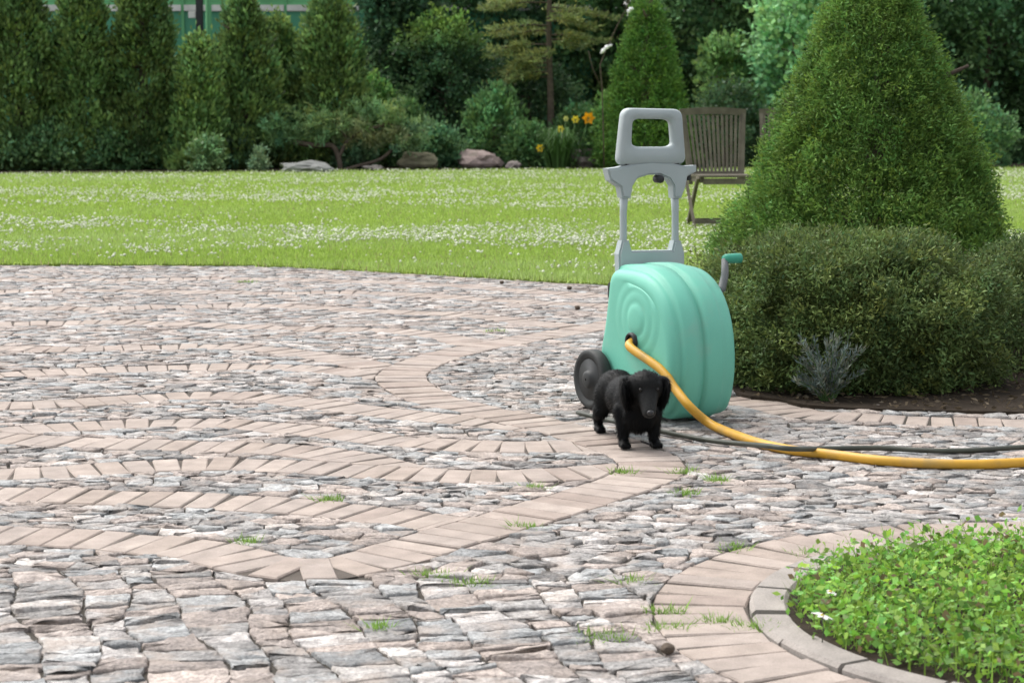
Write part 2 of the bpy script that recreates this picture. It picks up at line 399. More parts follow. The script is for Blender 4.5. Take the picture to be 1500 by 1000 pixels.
# ------------------------------------------------------------------ stones: variable-radius sites, clipped Voronoi cells
AN = 1.4
def bands_near(p, r):
    out = []
    for b in bands:
        d = np.hypot(b[0][:, 0] - p[0], b[0][:, 1] - p[1]); i = int(np.argmin(d))
        if d[i] < r: out.append((b, i, d[i]))
    return out
bigpts = np.concatenate([b[0] for b in bands])
def sites():
    cell = 0.14; grid = {}; pts = []; rng = random.Random(11)
    bp = bigpts; bgrid = {}
    for p in bp: bgrid.setdefault((int(p[0] // 0.15), int(p[1] // 0.15)), []).append(p)
    def nearband(x, y):
        i, j = int(x // 0.15), int(y // 0.15)
        for a in (-1, 0, 1):
            for b in (-1, 0, 1):
                for p in bgrid.get((i + a, j + b), ()):
                    if (p[0] - x) ** 2 + (p[1] - y) ** 2 < (HW + 0.012) ** 2: return True
        return False
    def ok(x, y):
        if abs(x) > 0.27 * y + 1.15: return False
        if y > edge_y(x) + 0.02: return False
        if math.hypot(x - RC[0], y - RC[1]) < RR + 0.2: return False
        if x > 0.75 and in_poly(x, y, bed_poly): return False
        return not nearband(x, y)
    def add(x, y, r):
        if not ok(x, y): return
        X = x / AN; i, j = int(X // cell), int(y // cell)
        for a in (-1, 0, 1):
            for b in (-1, 0, 1):
                for (q, qy, qr) in grid.get((i + a, j + b), ()):
                    if (q - X) ** 2 + (qy - y) ** 2 < ((r + qr) * 0.5) ** 2: return
        grid.setdefault((i, j), []).append((X, y, r)); pts.append((x, y))
    for k in range(190000):
        y = 2.5 + 11.0 * rng.random() ** 0.8; x = rng.uniform(-1, 1) * (0.27 * y + 1.15)
        lim = 4.32 - 0.1 * (x - 0.2)
        if y < lim + 0.015: continue
        add(x, y, rng.choice([0.034, 0.042, 0.05, 0.058, 0.066, 0.08, 0.1]) if k < 34000 else rng.uniform(0.03, 0.042))
    return np.array(pts)
S = sites()
def cells(S):
    SS = S / np.array([AN, 1.0]); cell = 0.16; grid = {}
    for i, p in enumerate(SS): grid.setdefault((int(p[0] // cell), int(p[1] // cell)), []).append(i)
    res = []
    L = SS.tolist()
    for i, (x, y) in enumerate(L):
        gi, gj = int(x // cell), int(y // cell); nb = []
        for a in (-1, 0, 1):
            for b in (-1, 0, 1): nb += grid.get((gi + a, gj + b), [])
        nb = sorted(((L[j][0] - x) ** 2 + (L[j][1] - y) ** 2, j) for j in nb if j != i)
        r = 0.11; poly = [(x - r, y - r), (x + r, y - r), (x + r, y + r), (x - r, y + r)]
        for d2, j in nb:
            if d2 > 0.058: break
            px, py = L[j]; poly = clip(poly, ((x + px) / 2, (y + py) / 2), (px - x, py - y))
            if len(poly) < 3: break
        poly = [(a * AN, b) for a, b in poly]; cx, cy = x * AN, y
        if len(poly) >= 3: poly = clip_bands((cx, cy), poly, [t_[0] for t_ in bands_near((cx, cy), 0.34)])
        if len(poly) >= 3: res.append(((cx, cy), poly))
    return res
CL = cells(S)
def lim_y(x): return 4.32 - 0.1 * (x - 0.2)
LN = np.array([0.1, 1.0]); LN = LN / np.linalg.norm(LN)
CL = [(c, clip(p, (c[0], lim_y(c[0]) + 0.002), -LN)) for c, p in CL]
def sett_rows():
    rng = random.Random(21); th = math.radians(16.5); u = np.array([math.sin(th), -math.cos(th)]); v = np.array([math.cos(th), math.sin(th)]); out = []
    wv = lambda a, b: a * 0.106 + 0.02 * math.sin(a * 2.1 + b * 4) + 0.012 * math.sin(a * 5.3 + b * 13)
    Q = lambda sx, b: np.array([0, 3.6]) + v * sx + u * b
    for a in range(-26, 27):
        b = -1.5 + rng.uniform(0, .1); t0 = 0
        while b < 1.6:
            st_ = rng.choice([0.035, 0.045, 0.055, 0.065, 0.08, 0.1]); t1 = rng.gauss(0, 0.012)
            def edge(bb, e): return bb + e
            pts = [Q(wv(a, b - t0), b - t0), Q(wv(a + .5, b) , b + rng.gauss(0, .004)), Q(wv(a + 1, b + t0), b + t0), Q(wv(a + 1, b + st_ / 2) + rng.gauss(0, .003), b + st_ / 2), Q(wv(a + 1, b + st_ + t1), b + st_ + t1), Q(wv(a, b + st_ - t1), b + st_ - t1), Q(wv(a, b + st_ / 2) - rng.gauss(0, .003), b + st_ / 2)]
            b += st_; t0 = t1
            c = np.mean(pts, 0)
            if abs(c[0]) > 0.27 * c[1] + 1.2 or c[1] < 2.4 or c[1] > 4.75: continue
            if all(math.hypot(p[0] - RC[0], p[1] - RC[1]) < RR + 0.2 for p in pts): continue
            poly = clip([tuple(p) for p in pts], (c[0], lim_y(c[0]) - 0.002), LN)
            if len(poly) < 3: continue
            c2 = np.mean(poly, 0); nb = bands_near(c2, 0.34)
            if any(n_[2] < HW + .01 for n_ in nb):
                ds = [(min(np.min(np.hypot(n_[0][0][:, 0] - p[0], n_[0][0][:, 1] - p[1])) for n_ in nb) if math.hypot(p[0] - RC[0], p[1] - RC[1]) > RR else 0, p) for p in poly]
                far = max(ds, key=lambda d_: d_[0])
                if far[0] < HW + .012: continue
                c2 = np.array(far[1])
            elif math.hypot(c2[0] - RC[0], c2[1] - RC[1]) < RR: continue
            poly = clip_bands(c2, poly, [n_[0] for n_ in nb])
            if len(poly) >= 3: c2 = np.mean(poly, 0)
            if len(poly) >= 3: out.append((tuple(c2), poly))
    return out
CL += sett_rows(); CL = [c for c in CL if len(c[1]) >= 3]
def fill_chips(CL):
    rng = random.Random(77); cell = 0.12; grid = {}
    for i, (c, poly) in enumerate(CL):
        P_ = np.array(poly); x0, y0 = P_.min(0) // cell; x1, y1 = P_.max(0) // cell
        for a in range(int(x0) - 0, int(x1) + 1):
            for b in range(int(y0), int(y1) + 1): grid.setdefault((a, b), []).append(i)
    bg = {}
    for p in bigpts: bg.setdefault((int(p[0] // cell), int(p[1] // cell)), []).append(p)
    new = []; newg = {}
    for t in range(26000):
        y = 3.0 + 6.0 * rng.random() ** 1.3; x = rng.uniform(-1, 1) * (0.27 * y + 0.2)
        if math.hypot(x - RC[0], y - RC[1]) < RR + 0.2 or y > edge_y(x) or (x > 0.7 and in_poly(x, y, bed_poly)): continue
        gi, gj = int(x // cell), int(y // cell); r = 0.035; bad = False
        for p in [p for a in (-1, 0, 1) for b in (-1, 0, 1) for p in bg.get((gi + a, gj + b), ())]:
            r = min(r, math.hypot(p[0] - x, p[1] - y) - HW)
            if r < 0.011: bad = True; break
        if bad: continue
        for q in [q for a in (-1, 0, 1) for b in (-1, 0, 1) for q in newg.get((gi + a, gj + b), ())]:
            r = min(r, math.hypot(q[0] - x, q[1] - y) - q[2])
        if r < 0.011: continue
        ids = set(i for a in (-1, 0, 1) for b in (-1, 0, 1) for i in grid.get((gi + a, gj + b), ()))
        for i in ids:
            poly = CL[i][1]
            if in_poly(x, y, poly): bad = True; break
            for k in range(len(poly)):
                ax, ay = poly[k - 1]; bx_, by = poly[k]; dx, dy = bx_ - ax, by - ay; L2 = dx * dx + dy * dy + 1e-12
                tt = max(0, min(1, ((x - ax) * dx + (y - ay) * dy) / L2)); r = min(r, math.hypot(ax + dx * tt - x, ay + dy * tt - y))
            if r < 0.011: bad = True; break
        if bad: continue
        a0 = rng.uniform(0, 6.28); n = rng.choice([5, 6, 7])
        new.append(((x, y), [(x + math.cos(a0 + k * 6.283 / n) * r * rng.uniform(.95, 1.15), y + math.sin(a0 + k * 6.283 / n) * r * rng.uniform(.95, 1.15)) for k in range(n)])); newg.setdefault((gi, gj), []).append((x, y, r))
    return new
chips = fill_chips(CL); print('chips', len(chips)); CL += chips
PAL = [((0.30, 0.295, 0.285), 5), ((0.40, 0.335, 0.295), 5), ((0.27, 0.29, 0.295), 3), ((0.47, 0.445, 0.425), 3), ((0.33, 0.28, 0.25), 3), ((0.17, 0.168, 0.165), 1.6), ((0.36, 0.375, 0.375), 3), ((0.55, 0.52, 0.49), 1)]
pw = [p[1] for p in PAL]
def stone_geo(poly, rng, near):
    p = np.array(poly)
    # drop tiny edges
    k = [i for i in range(len(p)) if np.hypot(*(p[i] - p[i - 1])) > 0.007]
    p = p[k]
    if len(p) < 3: return None
    ar = 0.5 * abs(np.sum(p[:, 0] * np.roll(p[:, 1], -1) - p[:, 1] * np.roll(p[:, 0], -1)))
    if ar < 0.0003: return None
    c = p.mean(0)
    r_ = np.linalg.norm(p - c, axis=1); g = rng.uniform(0.0012, 0.0055)
    p = c + (p - c) * np.clip(1 - g / r_, 0.5, 1)[:, None]
    nx = np.roll(p, -1, 0)
    q = np.stack([p * 0.95 + nx * 0.05, p * 0.07 + nx * 0.93], 1).reshape(-1, 2) if near else p
    q = q + np.array([(rng.gauss(0, 0.003), rng.gauss(0, 0.003)) for _ in q])
    n = len(q); top = rng.gauss(-0.0015, 0.0018); tx, ty = rng.gauss(0, 0.022), rng.gauss(0, 0.022)
    zf = lambda a: top + (a[:, 0] - c[0]) * tx + (a[:, 1] - c[1]) * ty
    r_ = np.linalg.norm(q - c, axis=1)[:, None]; ins = c + (q - c) * (1 - np.minimum(rng.uniform(0.0012, 0.0035) / r_, 0.45))
    jit = np.array([rng.gauss(0, 0.002) for _ in range(n)])
    V = np.concatenate([np.c_[q, np.full(n, -0.035)], np.c_[q, np.minimum(zf(q) - rng.uniform(0.0008, 0.0022), 0.012)], np.c_[ins, zf(ins) + jit], [[c[0], c[1], top + rng.gauss(0.001, 0.002)]]])
    F = []
    for i in range(n):
        j = (i + 1) % n
        F += [[i, j, n + j], [i, n + j, n + i], [n + i, n + j, 2 * n + j], [n + i, 2 * n + j, 2 * n + i], [2 * n + i, 2 * n + j, 3 * n]]
    return V, np.array(F)
def show_size(c): return -math.hypot(c[0], c[1])
def in_frame(c):
    d = np.array([c[0], c[1], -CAMH]); fz = d[1] * ct - d[2] * st; return abs(d[0] / fz * FPX) < 760 and (CY - (d[1] * st + d[2] * ct) / fz * FPX) < 1010
order = sorted(range(len(CL)), key=lambda i: (not in_frame(CL[i][0]), math.hypot(*CL[i][0])))
bV, bF, bC, off, singles = [], [], [], 0, 0
srng = random.Random(5)
for rank, i in enumerate(order):
    c, poly = CL[i]; g = stone_geo(poly, srng, c[1] < 8.5)
    if g is None: continue
    V, F = g; ccw = np.cross(V[1][:2] - V[0][:2], V[2][:2] - V[1][:2])
    if ccw < 0: F = F[:, ::-1]
    col = (np.array(srng.choices(PAL, pw)[0][0]) * 0.72 + np.array([0.335, 0.305, 0.285]) * 0.28) * srng.uniform(0.62, 1.02)
    colv = np.tile(col, (len(V), 1))
    if singles < 300 and in_frame(c):
        o = nmesh('stone', V - np.array([c[0], c[1], 0]), F, 'stone', patio, col=colv); o.location = (c[0], c[1], 0); singles += 1
    else:
        bV.append(V); bF.append(F + off); bC.append(colv); off += len(V)
so_ = nmesh('stones', np.concatenate(bV), np.concatenate(bF), 'stone', patio, col=np.concatenate(bC)); so_['kind'] = 'stuff'
print('stones', len(CL), 'tris', sum(len(f) for f in bF))

# ------------------------------------------------------------------ grass
def grass_geo(x, y, z, h, wd, col, rng, lean=0.45):
    n = len(x); a = rng.uniform(0, 2 * math.pi, n); s = np.stack([np.cos(a), np.sin(a), np.zeros(n)], 1)
    b = rng.uniform(0, 2 * math.pi, n); ln = np.abs(rng.normal(0, lean, n)); tip = np.stack([np.cos(b) * ln, np.sin(b) * ln, np.ones(n)], 1) * h[:, None]
    p = np.stack([x, y, np.broadcast_to(z, n)], 1)
    V = np.stack([p - s * wd[:, None] / 2, p + s * wd[:, None] / 2, p + tip], 1).reshape(-1, 3)
    return V, np.arange(3 * n).reshape(n, 3), np.repeat(col, 3, 0)
def vnoise(x, y, sc, seed=0):
    return np.array([mnoise.noise((a * sc + seed, b * sc, 0.3)) for a, b in zip(x, y)])
def fastnoise(x, y, seed):
    r = np.random.default_rng(seed); s = 0
    for k in range(10):
        f = 0.35 * 1.45 ** k; a = r.uniform(0, 6.28); s = s + np.sin((x * np.cos(a) * 0.3 + y * np.sin(a)) * f + r.uniform(0, 6.28)) / (1 + 0.25 * k)
    return s / 3
N = 330000
y = 11.2 / (1 - R.random(N) * (1 - 11.2 / 34.0)); x = R.uniform(-1, 1, N) * (0.285 * y + 0.8)
k = (y > edge_y(x) - 0.03 + R.normal(0, 0.05, N)) & (y < back_y(x) + R.normal(0.1, 0.08, N)); x, y = x[k], y[k]
fn = fastnoise(x, y, 3); base = np.array([0.29, 0.41, 0.075]); pale = np.array([0.41, 0.52, 0.21]); dry = np.array([0.28, 0.25, 0.13])
wgt = np.clip(0.3 + 0.6 * fn + R.normal(0, 0.25, len(x)), 0, 1)[:, None]
col = base * (1 - wgt) + pale * wgt; dr = (R.random(len(x)) < 0.05)[:, None]; col = np.where(dr, dry, col) * R.uniform(0.7, 1.25, len(x))[:, None]
h = R.uniform(0.022, 0.05, len(x)) * (1 + 0.25 * fn); wd = 0.0045 + 0.00042 * y * R.uniform(0.6, 1.3, len(x))
V, F, cc = grass_geo(x, y, 0.008, h, wd, col, R)
struct(nmesh('grass', V, F, 'grass', col=cc), 'stuff'); bpy.data.objects['grass']['label'] = 'short bright green grass of the lawn'
# white clover heads scattered over the lawn
N = 75000
y = 11.6 / (1 - R.random(N) * (1 - 11.6 / 33.0)); x = R.uniform(-1, 1, N) * (0.285 * y + 0.6); fn = fastnoise(x, y, 9)
dens = np.clip(0.2 + 0.4 * fn + 0.6 * fastnoise(x * 9, y * 2.6, 12), 0.015, 1) * np.where(y < 13.2, 0.35, 1); k = (R.random(N) < dens) & (y > edge_y(x) + 0.1) & (y < back_y(x) - 0.2); x, y = x[k], y[k]
oc = np.array([[1, 0, 0], [0, 1, 0], [-1, 0, 0], [0, -1, 0], [0, 0, 0.8], [0, 0, -0.8]], float); of = np.array([[0, 1, 4], [1, 2, 4], [2, 3, 4], [3, 0, 4], [1, 0, 5], [2, 1, 5], [3, 2, 5], [0, 3, 5]])
r = (0.003 + 0.009 * R.random(len(x)) ** 2 + 0.0002 * y)[:, None, None]; z = R.uniform(0.035, 0.055, len(x))
V = (oc[None] * r + np.stack([x, y, z], 1)[:, None]).reshape(-1, 3); F = (of[None] + 6 * np.arange(len(x))[:, None, None]).reshape(-1, 3)
cl = np.repeat(np.array([0.74, 0.76, 0.64]) * R.uniform(0.75, 1.1, len(x))[:, None], 6, 0)
o = struct(nmesh('clover_flowers', V, F, 'petal', col=cl), 'stuff')

# clover and grass inside the round bed
n = 15000; a = R.uniform(0, 6.283, n); rr = (RR - 0.10) * np.sqrt(R.random(n)); rr = rr + (R.random(n) < 0.16) * R.uniform(0, 0.05, n)
x, y = RC[0] + rr * np.cos(a), RC[1] + rr * np.sin(a)
pos = np.stack([x, y, 0.012 + R.random(n) ** 1.5 * 0.05 * (0.7 + 0.8 * R.random(n))], 1); d = unit(np.stack([R.normal(0, 1, n), R.normal(0, 1, n), R.uniform(-0.1, 0.7, n)], 1))
V, F = leaf_geo(pos, d, R.uniform(0.007, 0.026, n), R.uniform(0.005, 0.02, n), R)
colr = np.array([0.26, 0.42, 0.065]) * np.where(R.random(n) < 0.06, 0.0, R.uniform(0.35, 1.5, n) * (1 + 0.4 * fastnoise(x * 6, y * 6, 4)))[:, None] * np.stack([R.uniform(0.65, 1.1, n), np.ones(n), R.uniform(0.7, 1.6, n)], 1); colr = np.where(colr.sum(1, keepdims=True) < 0.01, np.array([[0.2, 0.15, 0.08]]), np.clip(colr, 0.01, 0.6))
n2 = 2600; a = R.uniform(0, 6.283, n2); rr = (RR - 0.09) * np.sqrt(R.random(n2)); h = R.uniform(0.02, 0.085, n2)
V2, F2, c2 = grass_geo(RC[0] + rr * np.cos(a), RC[1] + rr * np.sin(a), 0.004, h, R.uniform(0.003, 0.006, n2), np.array([0.22, 0.36, 0.06]) * R.uniform(0.6, 1.4, n2)[:, None], R, 0.6)
o = nmesh('clover', V, F, 'leaf', col=np.repeat(colr, 4, 0)); struct(o, 'stuff')
o = nmesh('bed_grass', V2, F2, 'grass', col=c2); struct(o, 'stuff')
def white_flower(x, y, z, s, tilt):
    t = empty('white_flower', (x, y, 0.004)); rng = random.Random(int(x * 1e4))
    tube('stem', [(0, 0, -0.01), (0.004, 0.002, z * 0.5), (0, 0, z)], 0.0013, 'darkhose', t, 5)
    V, F = [], []
    for j in range(6):
        a = j * math.pi / 3 + rng.uniform(-.2, .2); c_, s_ = math.cos(a), math.sin(a); b = len(V)
        for (u, v, q) in [(0, 0, 0), (0.5, 0.32, 0.18), (1, 0.12, 0.1), (1, -0.12, 0.1), (0.5, -0.32, 0.18)]:
            V.append(((u * c_ - v * s_) * s, (u * s_ + v * c_) * s, z + (q + tilt * (u * c_)) * s))
        F.append([b, b + 1, b + 2, b + 3, b + 4])
    nmesh('petals', V, F, 'petal', t, col=np.tile([0.78, 0.76, 0.76], (len(V), 1)))
    V, F = tube_geo([(0, 0, z), (0, 0, z + 0.004), (0, 0, z + 0.006)], [0.004, 0.004, 0.002], 7)
    nmesh('flower_centre', V, F, 'petal', t, col=np.tile([0.6, 0.5, 0.1], (len(V), 1)))
    return t
for (px, py, s, lab) in [(1196, 868, 0.017, 'white flower standing higher of the pair in the round clover bed'), (1184, 903, 0.021, 'white open-petalled flower by the kerb of the round clover bed')]:
    g = G(px + 20, py, 0.062); tag(white_flower(g[0], g[1], 0.058, s, -0.3), lab, 'flower', 'white flowers in the round bed')

# weed tufts in the joints
tufts = [(484, 731, .035), (362, 792, .03), (635, 841, .045), (690, 853, .05), (885, 932, .06), (725, 485, .07), (1003, 690, .045), (1005, 722, .035), (912, 690, .04), (1050, 702, .035), (782, 714, .025), (770, 771, .03), (970, 895, .05), (980, 918, .045), (1190, 810, .05), (1105, 917, .045), (1075, 801, .03), (925, 850, .03), (1052, 908, .03), (362, 413, .06), (555, 918, .025)]
tuft_labels = ['on the cross band above the big cobble panel', 'at the outer cobble panel where a cross band bends', 'between pale stones below the end of the winding path', 'between grey stones below the end of the winding path, wider one', 'among the large foreground setts', 'wide tuft on the far arm of the winding path', 'at the outer edge of the path bend by the dog', 'a little below the path bend, in the cobbles', 'at the inner edge of the path bend by the dog', 'in the cobbles between dog and dark cable', 'on the cobble panel inside the path bend', 'at the lower edge of the winding path', 'at the outermost brick of the ring round the clover bed', 'just below the outermost brick of the clover ring', 'along the far kerb of the clover bed', 'against the kerb where the clover bed bulges out', 'at the far outer edge of the clover ring', 'in cobbles beside the clover ring', 'between two bricks of the clover ring', 'close to the lawn edge on the far paving', 'tiny one among the foreground setts']
for (px, py, wd_), tl in zip(tufts, tuft_labels):
    g = G(px, py); n = 110; x = R.normal(0, wd_ * 0.5, n); y = R.normal(0, wd_ * 0.35, n); x, y = np.clip(x, -wd_ * .8, wd_ * .8), np.clip(y, -wd_ * .5, wd_ * .5)
    V, F, c = grass_geo(x, y, -0.02, R.uniform(0.022, 0.038, n), R.uniform(0.004, 0.009, n), np.array([0.2, 0.33, 0.07]) * R.uniform(0.7, 1.4, n)[:, None], R, 0.9)
    o = nmesh('weed_tuft', V, F, 'grass', col=c); o.location = (g[0], g[1], 0)
    tag(o, 'green weed tuft ' + tl, 'weed', 'weed tufts in the paving joints')

# ------------------------------------------------------------------ plants
def trunk(parent, h, r0, r1=None, wob=0.03, limbs=0, spread=0.5, m='bark', seed=1, base=-0.1, lim0=0.3):
    rg = np.random.default_rng(seed); r1 = r0 * 0.3 if r1 is None else r1
    z = np.linspace(base, h, 9); p = np.stack([np.cumsum(rg.normal(0, wob, 9)) * np.clip(z / h, 0, 1), np.cumsum(rg.normal(0, wob, 9)) * np.clip(z / h, 0, 1), z], 1)
    gs = [tube_geo(p, np.linspace(r0, r1, 9), 8)]
    for i in range(limbs):
        t = lim0 + (0.95 - lim0) * (i + rg.random() * .6) / limbs; a = i * 2.4 + rg.uniform(-.3, .3); k = np.array([np.interp(base + t * (h - base), z, p[:, c]) for c in range(3)])
        L = spread * rg.uniform(0.6, 1.0); e = k + np.array([math.cos(a) * L, math.sin(a) * L, L * rg.uniform(.2, .7)]); mid = (k + e) / 2 + np.array([0, 0, -0.03])
        gs.append(tube_geo([k, mid, e], [r0 * 0.35, r0 * 0.25, r0 * 0.1], 6))
    V, F = merge(*gs); return nmesh('trunk', V, F, m, parent, smooth=True)
def plant(name, label, cat, loc, group=None):
    t = empty(name, loc); tag(t, label, cat, group); return t
def conifer(name, label, cat, loc, h, rad, K, per, ll, lw, col, seed, power=0.8, base=0.0, clump=0.12, up=0.6, cj=0.2, group=None, lump=0.12, spread=0.6, squash=(1, 1, 1.3), fill=0.82, m='needle', zmin=0.05):
    rg = np.random.default_rng(seed); t = plant(name, label, cat, loc, group)
    trunk(t, h * 0.9, 0.025 + 0.025 * h, limbs=8, spread=rad * 0.6, seed=seed, lim0=0.12)
    u = 1 - np.sqrt(rg.random(K) * 0.97 + 0.0) if power >= 0.75 else rg.random(K) ** 1.25
    a = rg.uniform(0, 6.283, K); z = base + u * (h - base); r = rad * (1 - u) ** power * np.minimum(1, (u + 0.05) / 0.12) ** 0.35
    r = r * (1 + lump * np.sin(a * 3 + z * 5 / rad * 0.4 + seed) * np.sin(z * 4.1 / max(h, .1) * 4 + seed)) * np.where(rg.random(K) < 0.7, rg.uniform(0.88, 1.05, K), rg.uniform(0.5, fill, K)) * np.where(rg.random(K) < 0.03, 1.07, 1)
    cen = np.stack([r * np.cos(a), r * np.sin(a), z], 1); cen[:, 2] = np.maximum(cen[:, 2], zmin)
    out = unit(np.stack([np.cos(a), np.sin(a), np.full(K, 0.35)], 1))
    V, F, c = clump_leaves(cen, out, clump, per, ll, lw, col, rg, up=up, cj=cj, spread=spread, squash=squash)
    V[:, 2] = np.maximum(V[:, 2], 0.01)
    nmesh('crown', V, F, m, t, col=c); return t
def shrub(name, label, cat, loc, rx, ry, h, K, per, ll, lw, col, seed, clump=0.14, up=0.25, cj=0.22, group=None, z0=0.0, m='leaf', flat=2.0, spread=0.75, tr=True, topcol=None, squash=(1, 1, 0.9)):
    rg = np.random.default_rng(seed); t = plant(name, label, cat, loc, group)
    if m == 'leaf': col = np.array(col) * 2.7
    if tr: trunk(t, h * 0.7, 0.02 + 0.012 * h, limbs=10, spread=min(rx, ry) * 0.7, seed=seed, lim0=0.1)
    d = unit(rg.normal(size=(K, 3))); d[:, 2] = np.where(d[:, 2] < -0.75, -d[:, 2], d[:, 2])
    zc = z0 + (h - z0) * 0.42; hz = (h - z0) * 0.58
    q = (np.abs(d[:, 0]) ** flat + np.abs(d[:, 1]) ** flat + np.abs(d[:, 2]) ** flat) ** (-1 / flat)
    s = np.where(rg.random(K) < 0.72, rg.uniform(0.86, 1.04, K), rg.uniform(0.45, 0.85, K)) * q
    s *= np.where(rg.random(K) < 0.035, 1.1, 1.0) * 1.0
    s *= 1 + 0.09 * np.sin(d[:, 0] * 5 + seed) * np.sin(d[:, 1] * 4 + d[:, 2] * 6)
    cen = d * s[:, None] * np.array([rx, ry, hz]) + np.array([0, 0, zc]); cen[:, 2] = np.maximum(cen[:, 2], z0 + 0.03)
    V, F, c = clump_leaves(cen, d, clump, per, ll, lw, col, rg, up=up, cj=cj, spread=spread, squash=squash)
    V[:, 2] = np.maximum(V[:, 2], 0.01)
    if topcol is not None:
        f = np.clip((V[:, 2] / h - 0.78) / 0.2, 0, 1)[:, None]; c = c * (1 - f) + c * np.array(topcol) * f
    nmesh('crown', V, F, m, t, col=c); return t
def bx(px, Y, z=0.0):                        # ground point below a pixel column at distance Y
    return ((px - CX) / FPX * Y * ct * 1.0 * (1 / ct), Y, z)
TH_C = (0.135, 0.22, 0.07)
# thuja row
th = [(360, 33.6, 2.8, 0.6, 'broad bright-tipped thuja beside the green pole of the fence'), (412, 34.6, 2.45, 0.42, 'narrow darker thuja squeezed between two broader ones'), (485, 34.2, 2.95, 0.66, 'broad thuja with yellow-green top in front of the pale fence rail'),
      (296, 33.0, 2.05, 0.42, 'short light green thuja below the dark post'), (215, 33.4, 3.3, 0.66, 'tall thuja next to the short thuja, left of the dark post'), (125, 33.2, 3.1, 0.6, 'thuja at the middle of the row along the green fence'), (35, 33.0, 3.3, 0.66, 'thuja at the fence end of the row, full and wide'), (-60, 33, 3.2, .66, 'thuja past the end of the lawn view along the fence')]
for i, (px, Y, h, r, lab) in enumerate(th):
    conifer('thuja_tree', lab, 'thuja', bx(px, Y), h, r * 1.2, 430, 46, 0.10, 0.05, np.array(TH_C) * (1.35 if h < 2.5 else [1.0, 0.85, 1.1][i % 3]), 20 + i, power=0.55, up=0.9, clump=0.13, group='thujas along the green fence', cj=0.32, lump=0.24, spread=0.5)
# tall dark backdrop
bk_list = [(590, 36.5, 0.6, 0.7, 5.2, (0.022, 0.045, 0.02), 'tall very dark evergreen beside the bright-topped round shrub', 'evergreen'),
           (690, 39, 1.5, 1.2, 5.0, (0.03, 0.06, 0.025), 'tall dark leafy tree rising behind the round shrub', 'tree'),
           (790, 40, 1.5, 1.2, 5.4, (0.035, 0.07, 0.03), 'tall leafy tree behind the slim-trunked pine', 'tree'),
           (900, 39.5, 1.3, 1.2, 5.2, (0.045, 0.085, 0.03), 'tall leafy tree behind the conical spruce', 'tree'),
           (1040, 37.5, 1.1, 1.0, 5.0, (0.038, 0.075, 0.03), 'dense dark leafy shrub towering behind the slatted chairs', 'shrub'),
           (1130, 39, 1.3, 1.1, 5.5, (0.035, 0.07, 0.028), 'tall dark tree behind the pale-leaved shrub', 'tree'),
           (1290, 38, 1.5, 1.2, 5.5, (0.04, 0.078, 0.03), 'tall leafy tree behind the big cone topiary', 'tree'),
           (1440, 37.5, 1.5, 1.2, 5.4, (0.036, 0.072, 0.03), 'tall leafy tree at the lawn corner right of the topiary', 'tree'),
           (1600, 38, 1.6, 1.2, 5.4, (0.04, 0.08, 0.03), 'tall leafy tree past the lawn corner', 'tree')]
for i, (px, Y, rx, ry, h, c, lab, cat) in enumerate(bk_list):
    shrub('dark_tree' if cat == 'tree' else ('evergreen_tree' if cat == 'evergreen' else 'leafy_shrub'), lab, cat, bx(px, Y), rx, ry, h, 520, 40, 0.12, 0.085, c, 60 + i, clump=0.24, flat=3.0)
for i, (px, lab) in enumerate([(700, 'tall clipped hedge block behind the dark evergreen'), (760, 'tall hedge block behind the slim-trunked pine'), (960, 'tall hedge block behind the conical spruce'), (1160, 'tall hedge block behind the pale-leaved shrub'), (1360, 'tall hedge block behind the cone topiary'), (1560, 'tall hedge block past the lawn corner')]):
    shrub('hedge', lab, 'hedge', bx(px, 43.5), 1.75, 0.9, 6.2, 620, 34, 0.15, 0.11, (0.03, 0.06, 0.026), 130 + i, clump=0.3, flat=8.0, group='hedge blocks closing the garden')
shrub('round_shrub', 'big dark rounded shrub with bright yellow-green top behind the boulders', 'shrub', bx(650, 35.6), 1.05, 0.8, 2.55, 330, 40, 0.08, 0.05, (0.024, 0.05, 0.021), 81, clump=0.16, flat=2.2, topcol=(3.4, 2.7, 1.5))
shrub('round_shrub', 'dark shrub filling the gap under the slim-trunked pine', 'shrub', bx(775, 36.4), 0.9, 0.7, 1.9, 220, 34, 0.08, 0.05, (0.022, 0.045, 0.02), 82, clump=0.16)
shrub('leafy_shrub', 'pale green broad-leaved shrub high beside the cone topiary', 'shrub', bx(1165, 35), 0.68, 0.6, 3.2, 200, 26, 0.12, 0.085, (0.10, 0.19, 0.085), 83, clump=0.2, flat=2.6, z0=0.9)
shrub('leafy_shrub', 'yellow-green leafy shrub between the conical spruce and the pale shrub', 'shrub', bx(1058, 35.6), 0.5, 0.5, 2.25, 160, 26, 0.1, 0.06, (0.075, 0.13, 0.04), 84, clump=0.15)
shrub('leafy_shrub', 'low dark shrub behind the slatted garden chairs', 'shrub', bx(1060, 34.4), 0.75, 0.5, 1.35, 160, 28, 0.08, 0.05, (0.03, 0.058, 0.027), 85, clump=0.14)
shrub('leafy_shrub', 'mid green shrub with upright shoots behind the pinkish boulder', 'shrub', bx(725, 34.4), 0.5, 0.4, 1.3, 150, 24, 0.1, 0.045, (0.055, 0.11, 0.04), 86, clump=0.13, up=0.8)
shrub('leafy_shrub', 'bright green leafy shrub above the crooked dwarf pine', 'shrub', bx(548, 35.2), 0.4, 0.4, 1.5, 80, 24, 0.11, 0.06, (0.075, 0.15, 0.045), 87, clump=0.13, z0=0.6)
shrub('rose_bush', 'leafy green bush beside the lilies next to the hose cart handle', 'bush', bx(893, 34.2), 0.28, 0.3, 1.25, 90, 22, 0.09, 0.055, (0.085, 0.16, 0.045), 88, clump=0.12, up=0.5)
